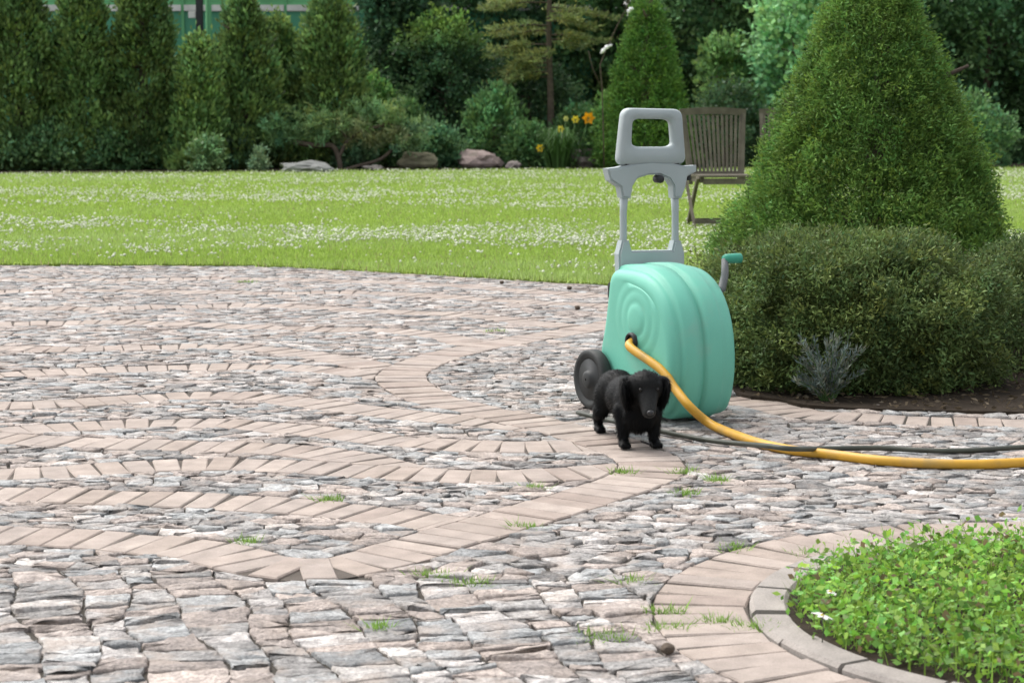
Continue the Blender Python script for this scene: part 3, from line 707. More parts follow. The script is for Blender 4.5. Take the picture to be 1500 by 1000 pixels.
shrub('leafy_shrub', 'low dark shrub under the bright thuja by the flat grey boulder', 'shrub', bx(345, 33.0), 0.4, 0.35, 0.55, 70, 24, 0.07, 0.045, (0.03, 0.06, 0.028), 89, clump=0.1)
shrub('leafy_shrub', 'small grey-green shrub at the lawn edge left of the flat boulder', 'shrub', bx(380, 32.3), 0.12, 0.12, 0.33, 26, 22, 0.06, 0.035, (0.10, 0.15, 0.08), 90, clump=0.07, tr=False)
shrub('leafy_shrub', 'low green shrub at the foot of the short thuja', 'shrub', bx(305, 32.0), 0.28, 0.25, 0.5, 50, 22, 0.07, 0.045, (0.07, 0.12, 0.05), 91, clump=0.1, tr=False)
fill = [(255, 33.2, .5, .75, (.05, .10, .036), 'low round green shrub between the tall and the short thuja'), (170, 32.8, .5, .6, (.045, .09, .035), 'low green shrub under the thuja left of the dark post'), (80, 32.6, .55, .7, (.055, .10, .04), 'low spreading shrub at the foot of the fence thujas'), (5, 32.4, .5, .6, (.05, .095, .04), 'low shrub by the last thuja of the fence row'),
        (420, 34.0, .55, .95, (.042, .085, .034), 'mid-height green shrub behind the crooked dwarf pine'), (640, 33.9, .45, .62, (.045, .09, .04), 'leafy shrub spilling between mossy and pinkish boulder'), (590, 34.6, .5, 1.1, (.045, .09, .03), 'upright green shrub behind the mossy boulder'), (775, 34.0, .35, .7, (.055, .11, .04), 'light leafy shrub at the foot of the slim pine'),
        (850, 34.6, .5, .95, (.05, .10, .036), 'green shrub behind the lily blooms'), (1000, 34.4, .45, .8, (.045, .09, .034), 'low green shrub between conical spruce and garden chairs'), (1180, 34.0, .6, .9, (.055, .11, .045), 'low pale green shrub under the broad-leaved shrub'), (1400, 34.4, .9, 1.2, (.05, .10, .038), 'wide green shrub at the lawn corner past the topiary'), (520, 33.4, .3, .42, (.05, .09, .045), 'small shrub under the crooked dwarf pine trunk')]
for i, (px, Y, r, h, c, lab) in enumerate(fill):
    shrub('border_shrub', lab, 'shrub', bx(px, Y), r, r * .8, h, int(90 + 160 * r * h), 26, 0.085, 0.05, c, 300 + i, clump=0.13, up=0.4, group='low shrubs of the back border')
# conical spruces
conifer('conical_spruce', 'dense light green conical spruce at the back of the lawn behind the hose cart', 'spruce', bx(945, 33.6), 3.2, 0.86, 1100, 34, 0.065, 0.026, (0.12, 0.245, 0.05), 101, power=0.82, up=0.25, clump=0.085, cj=0.16, lump=0.05, spread=0.6)
TPX = bx(1272, 10.1)
conifer('cone_topiary', 'large clipped cone conifer behind the low juniper bush', 'topiary', (TPX[0], TPX[1], 0.0), 1.98, 0.85, 4600, 48, 0.027, 0.008, (0.135, 0.245, 0.05), 102, power=0.95, up=0.2, clump=0.043, cj=0.26, lump=0.07, spread=0.7, fill=0.9)
# near juniper bush
shrub('juniper_bush', 'low dense dark juniper bush beside the green hose cart', 'bush', bx(1240, 7.66), 0.55, 0.58, 0.525, 2900, 50, 0.023, 0.0075, (0.115, 0.165, 0.05), 110, clump=0.042, up=0.15, m='needle', flat=2.9, cj=0.3, spread=0.9)
shrub('juniper_bush', 'second juniper bush further along the planting bed right of the dark one', 'bush', bx(1560, 8.2), 0.45, 0.5, 0.48, 1800, 36, 0.02, 0.0068, (0.10, 0.15, 0.05), 111, clump=0.042, up=0.15, m='needle', flat=2.6, cj=0.3, spread=0.9)

# slim pine with layered branches
def layered_pine():
    t = plant('layered_pine', 'slim-trunked pine with flat layered yellowish branches', 'pine', bx(805, 34.8))
    rg = np.random.default_rng(5); z = np.linspace(-0.1, 4.2, 10); nmesh('trunk', *tube_geo(np.stack([0.02 * np.sin(z * 2), 0 * z, z], 1), np.linspace(0.075, 0.03, 10), 8), 'bark', t, smooth=True)
    parts = []; tw = []
    for i in range(30):
        h = 1.55 + 2.4 * i / 30; a = rg.uniform(0, 6.283) if i % 2 else rg.choice([0.1, 3.0]) + rg.normal(0, 0.3)
        L = rg.uniform(0.6, 1.25); pts = [np.array([0, 0, h])]
        for s in (0.4, 0.75, 1.0): pts.append(np.array([math.cos(a) * L * s, math.sin(a) * L * s, h + 0.10 * s - 0.22 * s * s]))
        tw.append(tube_geo(pts, [0.018, 0.013, 0.009, 0.005], 5))
        K = 14; s = rg.uniform(0.3, 1.05, K); cen = np.stack([math.cos(a) * L * s, math.sin(a) * L * s, h + 0.10 * s - 0.22 * s * s], 1) + rg.normal(0, 1, (K, 3)) * [0.1, 0.1, 0.02]
        out = np.tile([math.cos(a), math.sin(a), 0.1], (K, 1))
        parts.append(clump_leaves(cen, out, 0.13, 20, 0.10, 0.026, (0.23, 0.28, 0.095), rg, up=0.1, squash=(1, 1, 0.25), spread=0.6))
    nmesh('branches', *merge(*tw), 'bark', t); V, F, c = join_leaf(parts); nmesh('crown', V, F, 'needle', t, col=c)
layered_pine()
# crooked dwarf pine with pads
def dwarf_pine():
    o = bx(470, 33.0); t = plant('dwarf_pine', 'crooked low dwarf pine with grey-green pads behind the flat boulder', 'pine', o); rg = np.random.default_rng(9)
    L = lambda px, py: np.array([(px - 470) / FPX * 33, 0, P(px, py, 33)[2]])
    tr = [L(500, 250), L(497, 232), L(488, 214), L(462, 213), L(432, 208)]; tr2 = [L(497, 232), L(512, 205), L(540, 190), L(575, 180)]; tr3 = [L(500, 250), L(525, 243), L(560, 232), L(590, 205), L(622, 190)]
    tr4 = [L(512, 205), L(500, 190), L(490, 178)]
    nmesh('trunk', *merge(tube_geo(catmull(tr, 5), 0.045, 7), tube_geo(catmull(tr2, 5), 0.032, 7), tube_geo(catmull(tr3, 5), 0.03, 7), tube_geo(tr4, 0.025, 6)), 'bark', t, smooth=True)
    parts = []
    for (px, py, w_, h_, c) in [(405, 195, 28, 20, 0), (430, 190, 30, 22, 0), (455, 178, 30, 22, 1), (492, 182, 26, 20, 1), (515, 195, 26, 18, 2), (470, 200, 20, 12, 0), (545, 165, 32, 24, 0), (575, 175, 28, 20, 1), (585, 200, 22, 14, 2), (545, 205, 24, 14, 2), (620, 193, 26, 16, 3), (600, 212, 20, 12, 3)]:
        cen = np.tile(L(px, py), (16, 1)) + rg.normal(0, 0.42, (16, 3)) * np.array([w_, 20, h_]) / 88
        parts.append(clump_leaves(cen, unit(rg.normal(size=(16, 3)) + [0, -0.3, 0.6]), 0.085, 34, 0.10, 0.024, [(0.16, 0.29, 0.12), (0.19, 0.29, 0.11), (0.22, 0.26, 0.12), (0.2, 0.32, 0.15)][c], rg, up=0.5, spread=0.7))
    V, F, c = join_leaf(parts); nmesh('crown', V, F, 'needle', t, col=c)
dwarf_pine()
# bare pale twigs with white bits
def twigs():
    Y = 33.0; t = plant('bare_sapling', 'thin bare sapling with pale bits caught beside the conical spruce', 'sapling', bx(885, Y)); ox = bx(885, Y)[0]
    L = lambda px, py: P(px, py, Y) - np.array([ox, Y, 0])
    nmesh('branch', *merge(tube_geo([L(885, 250), L(884, 200), L(882, 130), L(879, 95), L(889, 70), L(903, 40), L(918, 12), L(930, -30)], np.linspace(0.013, 0.006, 8), 6), tube_geo([L(882, 130), L(868, 100), L(862, 75)], [0.009, 0.007, 0.004], 5)), 'bark', t, smooth=True)
    for (a, b) in [((880, 79), (897, 66)), ((919, 20), (928, 13))]:
        p, q = L(*a), L(*b); m_ = (p + q) / 2 + np.array([0, 0, 0.03])
        V, F = tube_geo(catmull([p, m_, q], 4), np.array([0.012, .03, .036, .022, .04, .03, .02, .026, .008])[:9], 5); nmesh('white_scrap', V, F, 'whiteplastic', t, smooth=True)
twigs()
# lilies
def lilies():
    Y = 33.2; ox = bx(818, Y)[0]; t = plant('lily_clump', 'clump of strap-leaved lilies with yellow and orange blooms between boulders', 'lilies', bx(818, Y)); rg = np.random.default_rng(3)
    V, F, c = [], [], []
    for i in range(170):
        a = rg.uniform(0, 6.283); r0 = rg.uniform(0, 0.2); h = rg.uniform(0.35, 0.72); dr = rg.uniform(0.12, 0.42); w_ = rg.uniform(0.02, 0.034); s = np.array([-math.sin(a), math.cos(a), 0]) * w_ / 2
        b = len(V); bp = np.array([math.cos(a) * r0, math.sin(a) * r0 * .6, 0])
        for k, (u, v, ww) in enumerate([(0, -0.01, 1), (0.25, 0.6, 1), (0.6, 1.0, 0.8), (1.0, 0.8, 0.1)]):
            p = bp + np.array([math.cos(a) * dr * u, math.sin(a) * dr * u, h * v]); V += [p - s * ww, p + s * ww]
        F += [[b + 2 * k, b + 2 * k + 1, b + 2 * k + 3, b + 2 * k + 2] for k in range(3)]; q = rg.uniform(0.7, 1.3); c += [np.array([0.07, 0.15, 0.04]) * q] * 8
    nmesh('leaves', V, np.array(F), 'leaf', t, col=np.array(c))
    for (px, py, s, col) in [(791, 217, .07, (0.75, 0.5, 0.03)), (821, 189, .065, (0.72, 0.62, 0.1)), (829, 174, .05, (0.6, 0.6, 0.2)), (843, 175, .07, (0.75, 0.6, 0.06)), (862, 173, .11, (0.8, 0.36, 0.015))]:
        p = P(px, py, Y - 0.15) - np.array([ox, Y, 0]); tube('stem', [(p[0] * 0.4, -0.1, -0.01), (p[0] * .8, -0.12, p[2] * .6), p], 0.008, 'leafstem', t, 5)
        V, F = [], []
        for j in range(6):
            a = j * math.pi / 3; c_, s_ = math.cos(a), math.sin(a); b = len(V)
            for (u, v, z) in [(0.1, 0, -0.5), (0.55, 0.35, 0.3), (1.05, 0, 0.5), (0.55, -0.35, 0.3)]: V.append(p + np.array([u * c_ - v * s_, -z * 0.8 - 0.2 * (u * s_), u * s_ + v * c_]) * s)
            F.append([b, b + 1, b + 2, b + 3])
        nmesh('bloom', V, np.array(F), 'petal', t, col=np.tile(col, (len(V), 1)))
mat('leafstem', (0.07, 0.13, 0.04), 0.6, 0.2)
lilies()
# boulders
def boulder(px, py, wpx, hpx, col, lab, seed, Y=None, group=None):
    g = G(px, py); s = wpx / FPX * g[1] / 2; hh = hpx / FPX * g[1]; bm = bmesh.new(); bmesh.ops.create_icosphere(bm, subdivisions=3, radius=1)
    for v in bm.verts:
        n = 1 + 0.42 * mnoise.noise(v.co * 1.2 + Vector((seed * 3.1, 0, 0))) + 0.16 * mnoise.noise(v.co * 3.3 + Vector((seed, 2, 0))) + 0.05 * mnoise.noise(v.co * 9 + Vector((seed, 5, 0)))
        v.co *= n; v.co.z = v.co.z * 0.5 + 0.5; v.co = Vector((v.co.x * s, v.co.y * s * 0.8, v.co.z * hh * 1.12 - hh * 0.12))
    o = bmobj('boulder', bm, 'rock', smooth=False); a = o.data.color_attributes.new('col', 'FLOAT_COLOR', 'POINT'); a.data.foreach_set('color', np.tile([*col, 1], len(o.data.vertices)).astype(np.float32))
    o.location = (g[0], g[1] + s * 0.8, 0); tag(o, lab, 'boulder', group)
boulder(448, 254, 78, 17, (0.17, 0.175, 0.165), 'flat grey boulder under the crooked dwarf pine', 1)
boulder(702, 247, 64, 26, (0.30, 0.235, 0.215), 'rounded pinkish boulder at the back of the lawn', 2)
boulder(612, 248, 60, 26, (0.14, 0.13, 0.085), 'mossy brown boulder left of the pinkish one', 3)
boulder(862, 245, 46, 27, (0.25, 0.215, 0.195), 'grey-pink boulder right of the lily clump', 4)
boulder(772, 243, 50, 28, (0.11, 0.10, 0.095), 'dark boulder left of the lily clump', 5)
boulder(752, 248, 24, 11, (0.2, 0.17, 0.16), 'small stone beside the pinkish boulder', 6)
boulder(545, 251, 30, 9, (0.12, 0.11, 0.1), 'small flat dark stone right of the flat grey boulder', 7)
boulder(900, 245, 30, 12, (0.12, 0.10, 0.09), 'low dark stone behind the hose cart handle', 8)

# lavender beside the juniper
def lavender():
    p = G(1206, 594); t = plant('lavender', 'silvery lavender plant at the edge of the planting bed', 'lavender', (p[0] + 0.03, p[1] + 0.08, 0)); rg = np.random.default_rng(8)
    gs = []; parts = []
    for i in range(46):
        a = rg.uniform(0, 6.283); l = rg.uniform(0.03, 0.13); h = rg.uniform(0.07, 0.24); e = np.array([math.cos(a) * l, math.sin(a) * l * 0.7, h]); mid = e * [0.45, 0.45, 0.6]
        gs.append(tube_geo([(e[0] * .1, e[1] * .1, -0.01), mid, e], [0.0022, 0.0018, 0.0012], 5))
        K = 12; s = np.linspace(0.3, 1, K)[:, None]; cen = mid * 0 + np.where(s < 0.6, mid * s / 0.6, mid + (e - mid) * (s - 0.6) / 0.4)
        parts.append(clump_leaves(cen, np.tile(unit(e), (K, 1)), 0.006, 5, 0.024, 0.005, (0.165, 0.195, 0.165), rg, up=0.3, spread=0.5))
    nmesh('stems', *merge(*gs), 'leafstem', t); V, F, c = join_leaf(parts); nmesh('foliage', V, F, 'needle', t, col=c)
lavender()

n = 5000; lx = R.uniform(0.7, 3.0, n); ly = R.uniform(6.5, 10.8, n); kk = np.array([in_poly(a, b, bed_poly) for a, b in zip(lx, ly)]); lx, ly = lx[kk], ly[kk]; n = len(lx)
V, F = leaf_geo(np.stack([lx, ly, R.uniform(0.007, 0.016, n)], 1), unit(np.stack([R.normal(0, 1, n), R.normal(0, 1, n), R.normal(0.1, 0.15, n)], 1)), R.uniform(0.015, 0.04, n), R.uniform(0.006, 0.016, n), R)
struct(nmesh('leaf_litter', V, F, 'leaf', col=np.repeat(np.array([0.11, 0.085, 0.055]) * R.uniform(0.5, 1.8, n)[:, None], 4, 0)), 'stuff')

# ------------------------------------------------------------------ fence and post
def box(name, x0, x1, y0, y1, z0, z1, m, parent=None, bev=0.0):
    bm = bmesh.new(); bmesh.ops.create_cube(bm, size=1)
    for v in bm.verts: v.co = Vector(((x0 + x1) / 2 + v.co.x * (x1 - x0), (y0 + y1) / 2 + v.co.y * (y1 - y0), (z0 + z1) / 2 + v.co.z * (z1 - z0)))
    if bev: bmesh.ops.bevel(bm, geom=bm.edges[:], offset=bev, segments=2, affect='EDGES')
    return bmobj(name, bm, m, parent)
YF = 39.0
fence = plant('screen_fence', 'tall green screen fence with pale rail behind the thujas', 'fence', (-6.4, YF, 0))
zr = P(420, 12, YF)[2]
for i in range(-3, 4):
    x0 = i * 2.0
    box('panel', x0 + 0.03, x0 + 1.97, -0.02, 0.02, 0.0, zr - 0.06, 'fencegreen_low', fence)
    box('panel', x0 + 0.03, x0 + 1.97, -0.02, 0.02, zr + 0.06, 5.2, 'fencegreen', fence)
    box('rail', x0 + 0.03, x0 + 1.97, -0.07, 0.05, zr - 0.055, zr + 0.055, 'palepaint', fence)
    box('post', x0 - 0.028, x0 + 0.028, -0.05, 0.05, -0.1, 5.3, 'fencegreen', fence)
o = bx(298, 36.0); post = plant('dark_post', 'dark square post with pale brackets at the fence corner', 'post', o)
box('post_shaft', -0.06, 0.06, -0.06, 0.06, -0.1, 4.6, 'darkpost', post, 0.008)
for py in (22, 64):
    z = P(298, py, 36)[2]; box('bracket', -0.2, -0.062, -0.04, 0.04, z - 0.06, z + 0.06, 'palepaint', post, 0.01)
gp = tag(tube('green_pole', [bx(311, 36.2, -0.1), bx(311, 36.2, 2.0), bx(311, 36.2, 4.8)], 0.055, 'fencegreen', None, 10), 'slim green pole next to the dark post', 'pole')

# ------------------------------------------------------------------ garden chairs
def slat(p, q, wv, tv, parent, name, m='oldwood'):
    p, q, wv, tv = map(lambda a: np.array(a, float), (p, q, wv, tv)); V = [b + sx * wv / 2 + sy * tv / 2 for b in (p, q) for sx, sy in ((-1, -1), (1, -1), (1, 1), (-1, 1))]
    return nmesh(name, V, [[0, 1, 2, 3][::-1], [4, 5, 6, 7], [0, 1, 5, 4], [1, 2, 6, 5], [2, 3, 7, 6], [3, 0, 4, 7]], m, parent)
def chair(loc, rz, lab):
    t = empty('garden_chair', loc, rz); tag(t, lab, 'chair', 'slatted garden chairs on the lawn')
    # local: front -Y, seat 0.41 high, back leaning to +Y
    sb = lambda u, zz: (u, 0.20 + (zz - 0.42) * 0.32, zz)
    for s in (-1, 1):
        slat(sb(s * 0.225, 0.36), sb(s * 0.275, 0.97), (0.035, 0, 0), (0, 0.025, 0), t, 'back_stile')
        slat((s * 0.205, 0.22, 0.41), (s * 0.205, -0.22, 0.41), (0.03, 0, 0), (0, 0, 0.045), t, 'seat_rail')
        slat((s * 0.24, -0.2, 0.43), (s * 0.24, 0.24, -0.005), (0.028, 0, 0), (0, 0.03, 0.02), t, 'leg')
        slat((s * 0.27, 0.17, 0.40), (s * 0.27, -0.26, -0.005), (0.028, 0, 0), (0, 0.03, 0.02), t, 'leg')
    for k in range(3):
        u = (k - 1) * 0.17; 
    tp = [np.array(sb(u, 0.975 + 0.02 * math.cos(u / 0.3 * 1.4))) for u in np.linspace(-0.295, 0.295, 9)]
    V = []; 
    for p in tp: V += [p + np.array([0, a, b]) for a, b in ((-0.016, -0.03), (0.016, -0.03), (0.016, 0.03), (-0.016, 0.03))]
    F = [[4 * i + j, 4 * i + (j + 1) % 4, 4 * i + 4 + (j + 1) % 4, 4 * i + 4 + j] for i in range(8) for j in range(4)] + [[0, 1, 2, 3][::-1], [32, 33, 34, 35]]
    nmesh('top_rail', V, F, 'oldwood', t)
    slat(sb(-0.22, 0.455), sb(0.22, 0.455), (0, 0.006, 0.035), (0, 0.022, 0), t, 'bottom_rail')
    for i in range(13):
        f = (i - 6) / 6.0; slat(sb(f * 0.205, 0.46), sb(f * 0.248, 0.955), (0.021, 0, 0), (0, 0.012, 0), t, 'back_slat')
    for i in range(9):
        yv = -0.23 + i * 0.052; slat((-0.235, yv, 0.442), (0.235, yv, 0.442), (0, 0.04, 0), (0, 0, 0.018), t, 'seat_slat')
    slat((-0.2, -0.235, 0.40), (0.2, -0.235, 0.40), (0, 0.02, 0), (0, 0, 0.05), t, 'front_rail')
    slat((-0.235, 0.20, 0.05), (0.235, 0.20, 0.05), (0, 0.02, 0), (0, 0, 0.03), t, 'cross_brace'); slat((-0.265, -0.2, 0.055), (0.265, -0.2, 0.055), (0, 0.02, 0), (0, 0, 0.03), t, 'cross_brace')
g = G(1022, 337); YC = g[1]
chair((bx(1055, YC + .25)[0], YC + 0.25, 0.012), math.radians(6), 'weathered slatted garden chair standing between hose cart and cone topiary')
chair((bx(1150, YC + 1.1)[0], YC + 1.1, 0.012), math.radians(-14), 'weathered slatted garden chair half hidden behind the cone topiary')
boulder(1043, 331, 14, 9, (0.6, 0.58, 0.55), 'small whitish stone on the lawn under the garden chair', 12)

# ------------------------------------------------------------------ hose cart
ALPHA = math.radians(-62)
Xl = np.array([math.cos(ALPHA), math.sin(ALPHA), 0]); Yl = np.array([-math.sin(ALPHA), math.cos(ALPHA), 0])
ZB = 0.5
corner = G(1071, 610, 0.012); CO = corner - Xl * 0.235 - Yl * 0.125; CO[2] = 0
cart = empty('hose_cart', CO, ALPHA); tag(cart, 'mint green wheeled hose reel cart with tall grey handle', 'hose cart')
def on_plane(px, py, axis, val):            # local coordinates where the pixel's ray meets a local plane
    d = ray(px, py); o = np.array([0, 0, CAMH]) - CO; ax = Xl if axis == 0 else Yl; t = (val - o @ ax) / (d @ ax); p = o + d * t
    return np.array([p @ Xl, p @ Yl, p[2]])
HT = 0.13
fc = on_plane(926, 468, 1, -HT - 0.02); fcen = np.array([fc[0], fc[2]])
prof = np.array([(.02, .02), (.12, .012), (.20, .012), (.238, .03), (.262, .09), (.277, .17), (.276, .25), (.26, .335), (.222, .412), (.16, .47), (.085, .503), (.0, .513), (-.08, .51), (-.135, .505), (-.168, .485), (-.18, .44), (-.196, .36), (-.212, .27), (-.232, .19), (-.235, .15), (-.22, .12), (-.16, .07), (-.08, .03)])
pr = catmull(np.vstack([prof, prof[:1]]), 5)[:-1]; cc0 = fcen.copy()
NA = 96; phi = np.linspace(-math.pi, math.pi, NA, endpoint=False); ap = np.arctan2(pr[:, 1] - cc0[1], pr[:, 0] - cc0[0]); rp = np.hypot(pr[:, 0] - cc0[0], pr[:, 1] - cc0[1]); s_ = np.argsort(ap); rad_phi = np.interp(phi, ap[s_], rp[s_], period=2 * math.pi)
rad_phi = np.convolve(np.r_[rad_phi[-2:], rad_phi, rad_phi[:2]], [.1, .2, .4, .2, .1], 'valid')
def ring_pts(yv, inset=0.0, circ=None, mix=0.0, cen=cc0):
    r = rad_phi - inset; p = np.stack([cc0[0] + r * np.cos(phi), np.full(NA, yv), cc0[1] + r * np.sin(phi)], 1)
    if circ is not None: rc = np.minimum(circ, (rad_phi - 0.064) * (0.9 + 0.1 * circ / 0.15)) if yv < 0 else np.full(NA, circ); p = np.stack([cc0[0] + rc * np.cos(phi), np.full(NA, yv), cc0[1] + rc * np.sin(phi)], 1)
    return p
rings = [ring_pts(-HT - 0.0118, circ=.004, mix=1, cen=fcen), ring_pts(-HT - 0.0118, circ=.03, mix=1, cen=fcen), ring_pts(-HT - 0.0088, circ=.048, mix=1, cen=fcen), ring_pts(-HT - 0.0055, circ=.055, mix=1, cen=fcen), ring_pts(-HT - 0.0067, circ=.064, mix=1, cen=fcen), ring_pts(-HT - 0.0058, circ=.088, mix=1, cen=fcen), ring_pts(-HT - 0.0028, circ=.096, mix=1, cen=fcen), ring_pts(-HT - 0.0040, circ=.105, mix=1, cen=fcen), ring_pts(-HT - 0.0028, circ=.128, mix=1, cen=fcen), ring_pts(-HT - 0.0004, circ=.137, mix=1, cen=fcen), ring_pts(-HT - 0.0004, circ=.148, mix=.95, cen=fcen),
         ring_pts(-HT - .001, .062), ring_pts(-HT + .001, .046), ring_pts(-HT + .008, .032), ring_pts(-HT + .018, .022), ring_pts(-HT + .026, .019), ring_pts(-HT + .036, .019), ring_pts(-HT + .039, .004), ring_pts(-HT + .05, 0.0), ring_pts(-.05, 0), ring_pts(-.018, .001), ring_pts(-.015, .009), ring_pts(-.006, .010), ring_pts(-.003, -.003), ring_pts(.018, -.004), ring_pts(.056, -.003), ring_pts(.062, -.001), ring_pts(.067, .003), ring_pts(.09, .006), ring_pts(.11, .01), ring_pts(.122, .026), ring_pts(HT - .001, .055), ring_pts(HT + .006, circ=.12, mix=1), ring_pts(HT + .012, circ=.02, mix=1)]
V = np.concatenate(rings); F = []
for i in range(len(rings) - 1):
    for j in range(NA): F.append([i * NA + j, i * NA + (j + 1) % NA, (i + 1) * NA + (j + 1) % NA, (i + 1) * NA + j])
F += [list(range(NA))[::-1], list(range((len(rings) - 1) * NA, len(rings) * NA))]
sh = nmesh('shell', V, F, 'teal', cart, smooth=True)
bm = bmesh.new(); bm.from_mesh(sh.data); bmesh.ops.recalc_face_normals(bm, faces=bm.faces[:]); bm.to_mesh(sh.data); bm.free()
# latch slot on the rear of the hose side
lt = on_plane(900, 424, 1, -HT + .03)
box('latch', lt[0] - .012, lt[0] + .016, -HT + .008, -HT + .03, lt[2] - .03, lt[2] + .025, 'blackplastic', cart, 0.004)
# hose socket
hp = on_plane(925, 500, 1, -HT - .012)
def yring(name, c, y0, y1, prof_, m, parent=None, n=28):     # lathe about the local Y axis
    V, F = [], []
    for r, yv in prof_:
        for j in range(n): a = 2 * math.pi * j / n; V.append((c[0] + r * math.cos(a), yv, c[1] + r * math.sin(a)))
    k = len(prof_)
    F = [[i * n + j, i * n + (j + 1) % n, (i + 1) * n + (j + 1) % n, (i + 1) * n + j] for i in range(k - 1) for j in range(n)] + [list(range(n)), list(range((k - 1) * n, k * n))[::-1]]
    o = nmesh(name, V, F, m, parent or cart, smooth=True); return o
yring('hose_socket', (hp[0], hp[2]), 0, 0, [(.03, -HT + .004), (.031, -HT - .016), (.027, -HT - .022), (.021, -HT - .02), (.02, -HT - .012)], 'blackplastic')
# wheels
WR = 0.104; WU = -0.198
for s in (-1, 1):
    yy = s * (HT + .03); wh = empty('wheel', (0, 0, 0)); wh.parent = cart
    w0, w1 = (yy - s * .022), (yy + s * .022)
    yring('tyre', (WU, WR + .001), 0, 0, [(.07, w0), (.098, w0), (WR, w0 + s * .006), (WR, w1 - s * .006), (.098, w1), (.085, w1), (.078, w1 - s * .006), (.06, w1 - s * .008)], 'tyre', wh, 36)
    yring('hub', (WU, WR + .001), 0, 0, [(.076, w1 - s * .012), (.07, w1 - s * .004), (.034, w1 - s * .008), (.03, w1 + s * .004), (.02, w1 + s * .008), (.004, w1 + s * .008)], 'blackplastic', wh, 28)
V, F = tube_geo([(WU, -HT - .04, WR), (WU, 0, WR), (WU, HT + .04, WR)], 0.011, 10); nmesh('axle', V, F, 'greyplastic', cart, smooth=True)
for s in (-1, 1): box('axle_bracket', WU - .025, WU + .07, s * .085 - .012, s * .085 + .012, WR - .03, WR + .1, 'teal', cart, .006)
# handle in the plane u = HU
HU = -0.150
def hpt(px, py, u=None): p = on_plane(px, py, 0, HU if u is None else u); return p
def rounded(poly, r=0.25, seg=6):
    poly = np.array(poly, float); n = len(poly); out = []
    for i in range(n):
        a, b, c = poly[i - 1], poly[i], poly[(i + 1) % n]; p, q = b + (a - b) * r, b + (c - b) * r
        for t in np.linspace(0, 1, seg): out.append((1 - t) ** 2 * p + 2 * t * (1 - t) * b + t * t * q)
    return np.array(out)
def extr(name, pts3, depth, m, parent, bev=0.006):
    bm = bmesh.new(); vs = [bm.verts.new((p[0] - depth / 2, p[1], p[2])) for p in pts3]; f = bm.faces.new(vs)
    r = bmesh.ops.extrude_face_region(bm, geom=[f]); bmesh.ops.translate(bm, verts=[e for e in r['geom'] if isinstance(e, bmesh.types.BMVert)], vec=(depth, 0, 0))
    bm.normal_update(); ed = [e for e in bm.edges if len(e.link_faces) == 2 and e.calc_face_angle(0) > 0.9 and abs(e.verts[0].co.x - e.verts[1].co.x) < 1e-5]
    bmesh.ops.bevel(bm, geom=ed, offset=bev, segments=2, affect='EDGES'); return bmobj(name, bm, m, parent)
outer = rounded([hpt(911, 158)[1:], hpt(996, 160)[1:], hpt(1002, 241)[1:], hpt(902, 243)[1:]], 0.16, 7); inner = rounded([hpt(924, 174)[1:], hpt(981, 175)[1:], hpt(984, 215)[1:], hpt(922, 215)[1:]], 0.2, 7)
V, F = [], []; nn = len(outer); D = 0.04
for i in range(nn):
    o_, i_ = outer[i], inner[i]
    for (t, dx) in [(0, .28), (.14, .5), (.82, .5), (1, .3), (1, -.3), (.82, -.5), (.14, -.5), (0, -.28)]:
        q = o_ * (1 - t) + i_ * t; V.append((HU + dx * D, q[0], q[1]))
for i in range(nn):
    for j in range(8): F.append([i * 8 + j, i * 8 + (j + 1) % 8, ((i + 1) % nn) * 8 + (j + 1) % 8, ((i + 1) % nn) * 8 + j])
gr = nmesh('grip', V, F, 'greyplastic', cart, smooth=True)
bm = bmesh.new(); bm.from_mesh(gr.data); bmesh.ops.recalc_face_normals(bm, faces=bm.faces[:]); bm.to_mesh(gr.data); bm.free()
yk = [(886, 247), (903, 245), (930, 238), (953, 236), (976, 238), (1000, 243), (1016, 242), (1016, 251), (1003, 258), (1000, 274), (994, 290), (983, 290), (982, 272), (976, 262), (962, 256), (946, 256), (930, 261), (923, 272), (920, 290), (908, 290), (905, 274), (890, 264)]
extr('yoke', [hpt(*p) for p in yk], 0.045, 'greyplastic', cart)
a, b = hpt(955, 241), hpt(955, 250); box('collar', HU - .016, HU + .016, hpt(912, 240)[1], hpt(992, 240)[1], a[2] - .008, a[2] + .008, 'blackplastic', cart, .003)
kp = hpt(961, 262); V, F = tube_geo([(HU + .0, kp[1], kp[2]), (HU + .032, kp[1], kp[2]), (HU + .036, kp[1], kp[2])], [.014, .014, .009], 14); nmesh('knob', V, F, 'blackplastic', cart, smooth=True)
kp = hpt(1008, 256); box('clip', HU - .008, HU + .008, kp[1] - .008, kp[1] + .008, kp[2] - .02, kp[2] + .012, 'blackplastic', cart, .003)
for (xt, xb) in ((914, 912), (988, 990)):
    pts = [hpt(xt, 282), hpt((xt + xb) / 2, 310), hpt((xt + xb) / 2, 345), hpt(xb, 382)]; tube('post', pts, [.0155, .0125, .0125, .0165], 'greyplastic', cart, 14)
lp = [(904, 400), (903, 372), (908, 352), (918, 352), (922, 367), (981, 366), (984, 352), (994, 352), (999, 370), (999, 400)]
extr('base_plate', [hpt(*p) for p in lp], 0.04, 'greyplastic', cart)
# crank on the far side
c0 = on_plane(1052, 428, 1, HT - .01); c1 = on_plane(1062, 379, 1, HT + .03); c0[1] = HT - .02
tube('crank_arm', [c0, c0 + np.array([0, .025, .012]), c0 * .5 + c1 * .5 + np.array([0, .018, 0]), c1], [.015, .015, .013, .012], 'darkgrey', cart, 10)
tube('crank_grip', [c1 + np.array([0, -.006, 0]), c1 + np.array([0, .004, 0]), c1 + np.array([0, .045, 0]), c1 + np.array([0, .062, 0]), c1 + np.array([0, .066, 0])], [.012, .016, .0175, .017, .01], 'teal_dark', cart, 16)
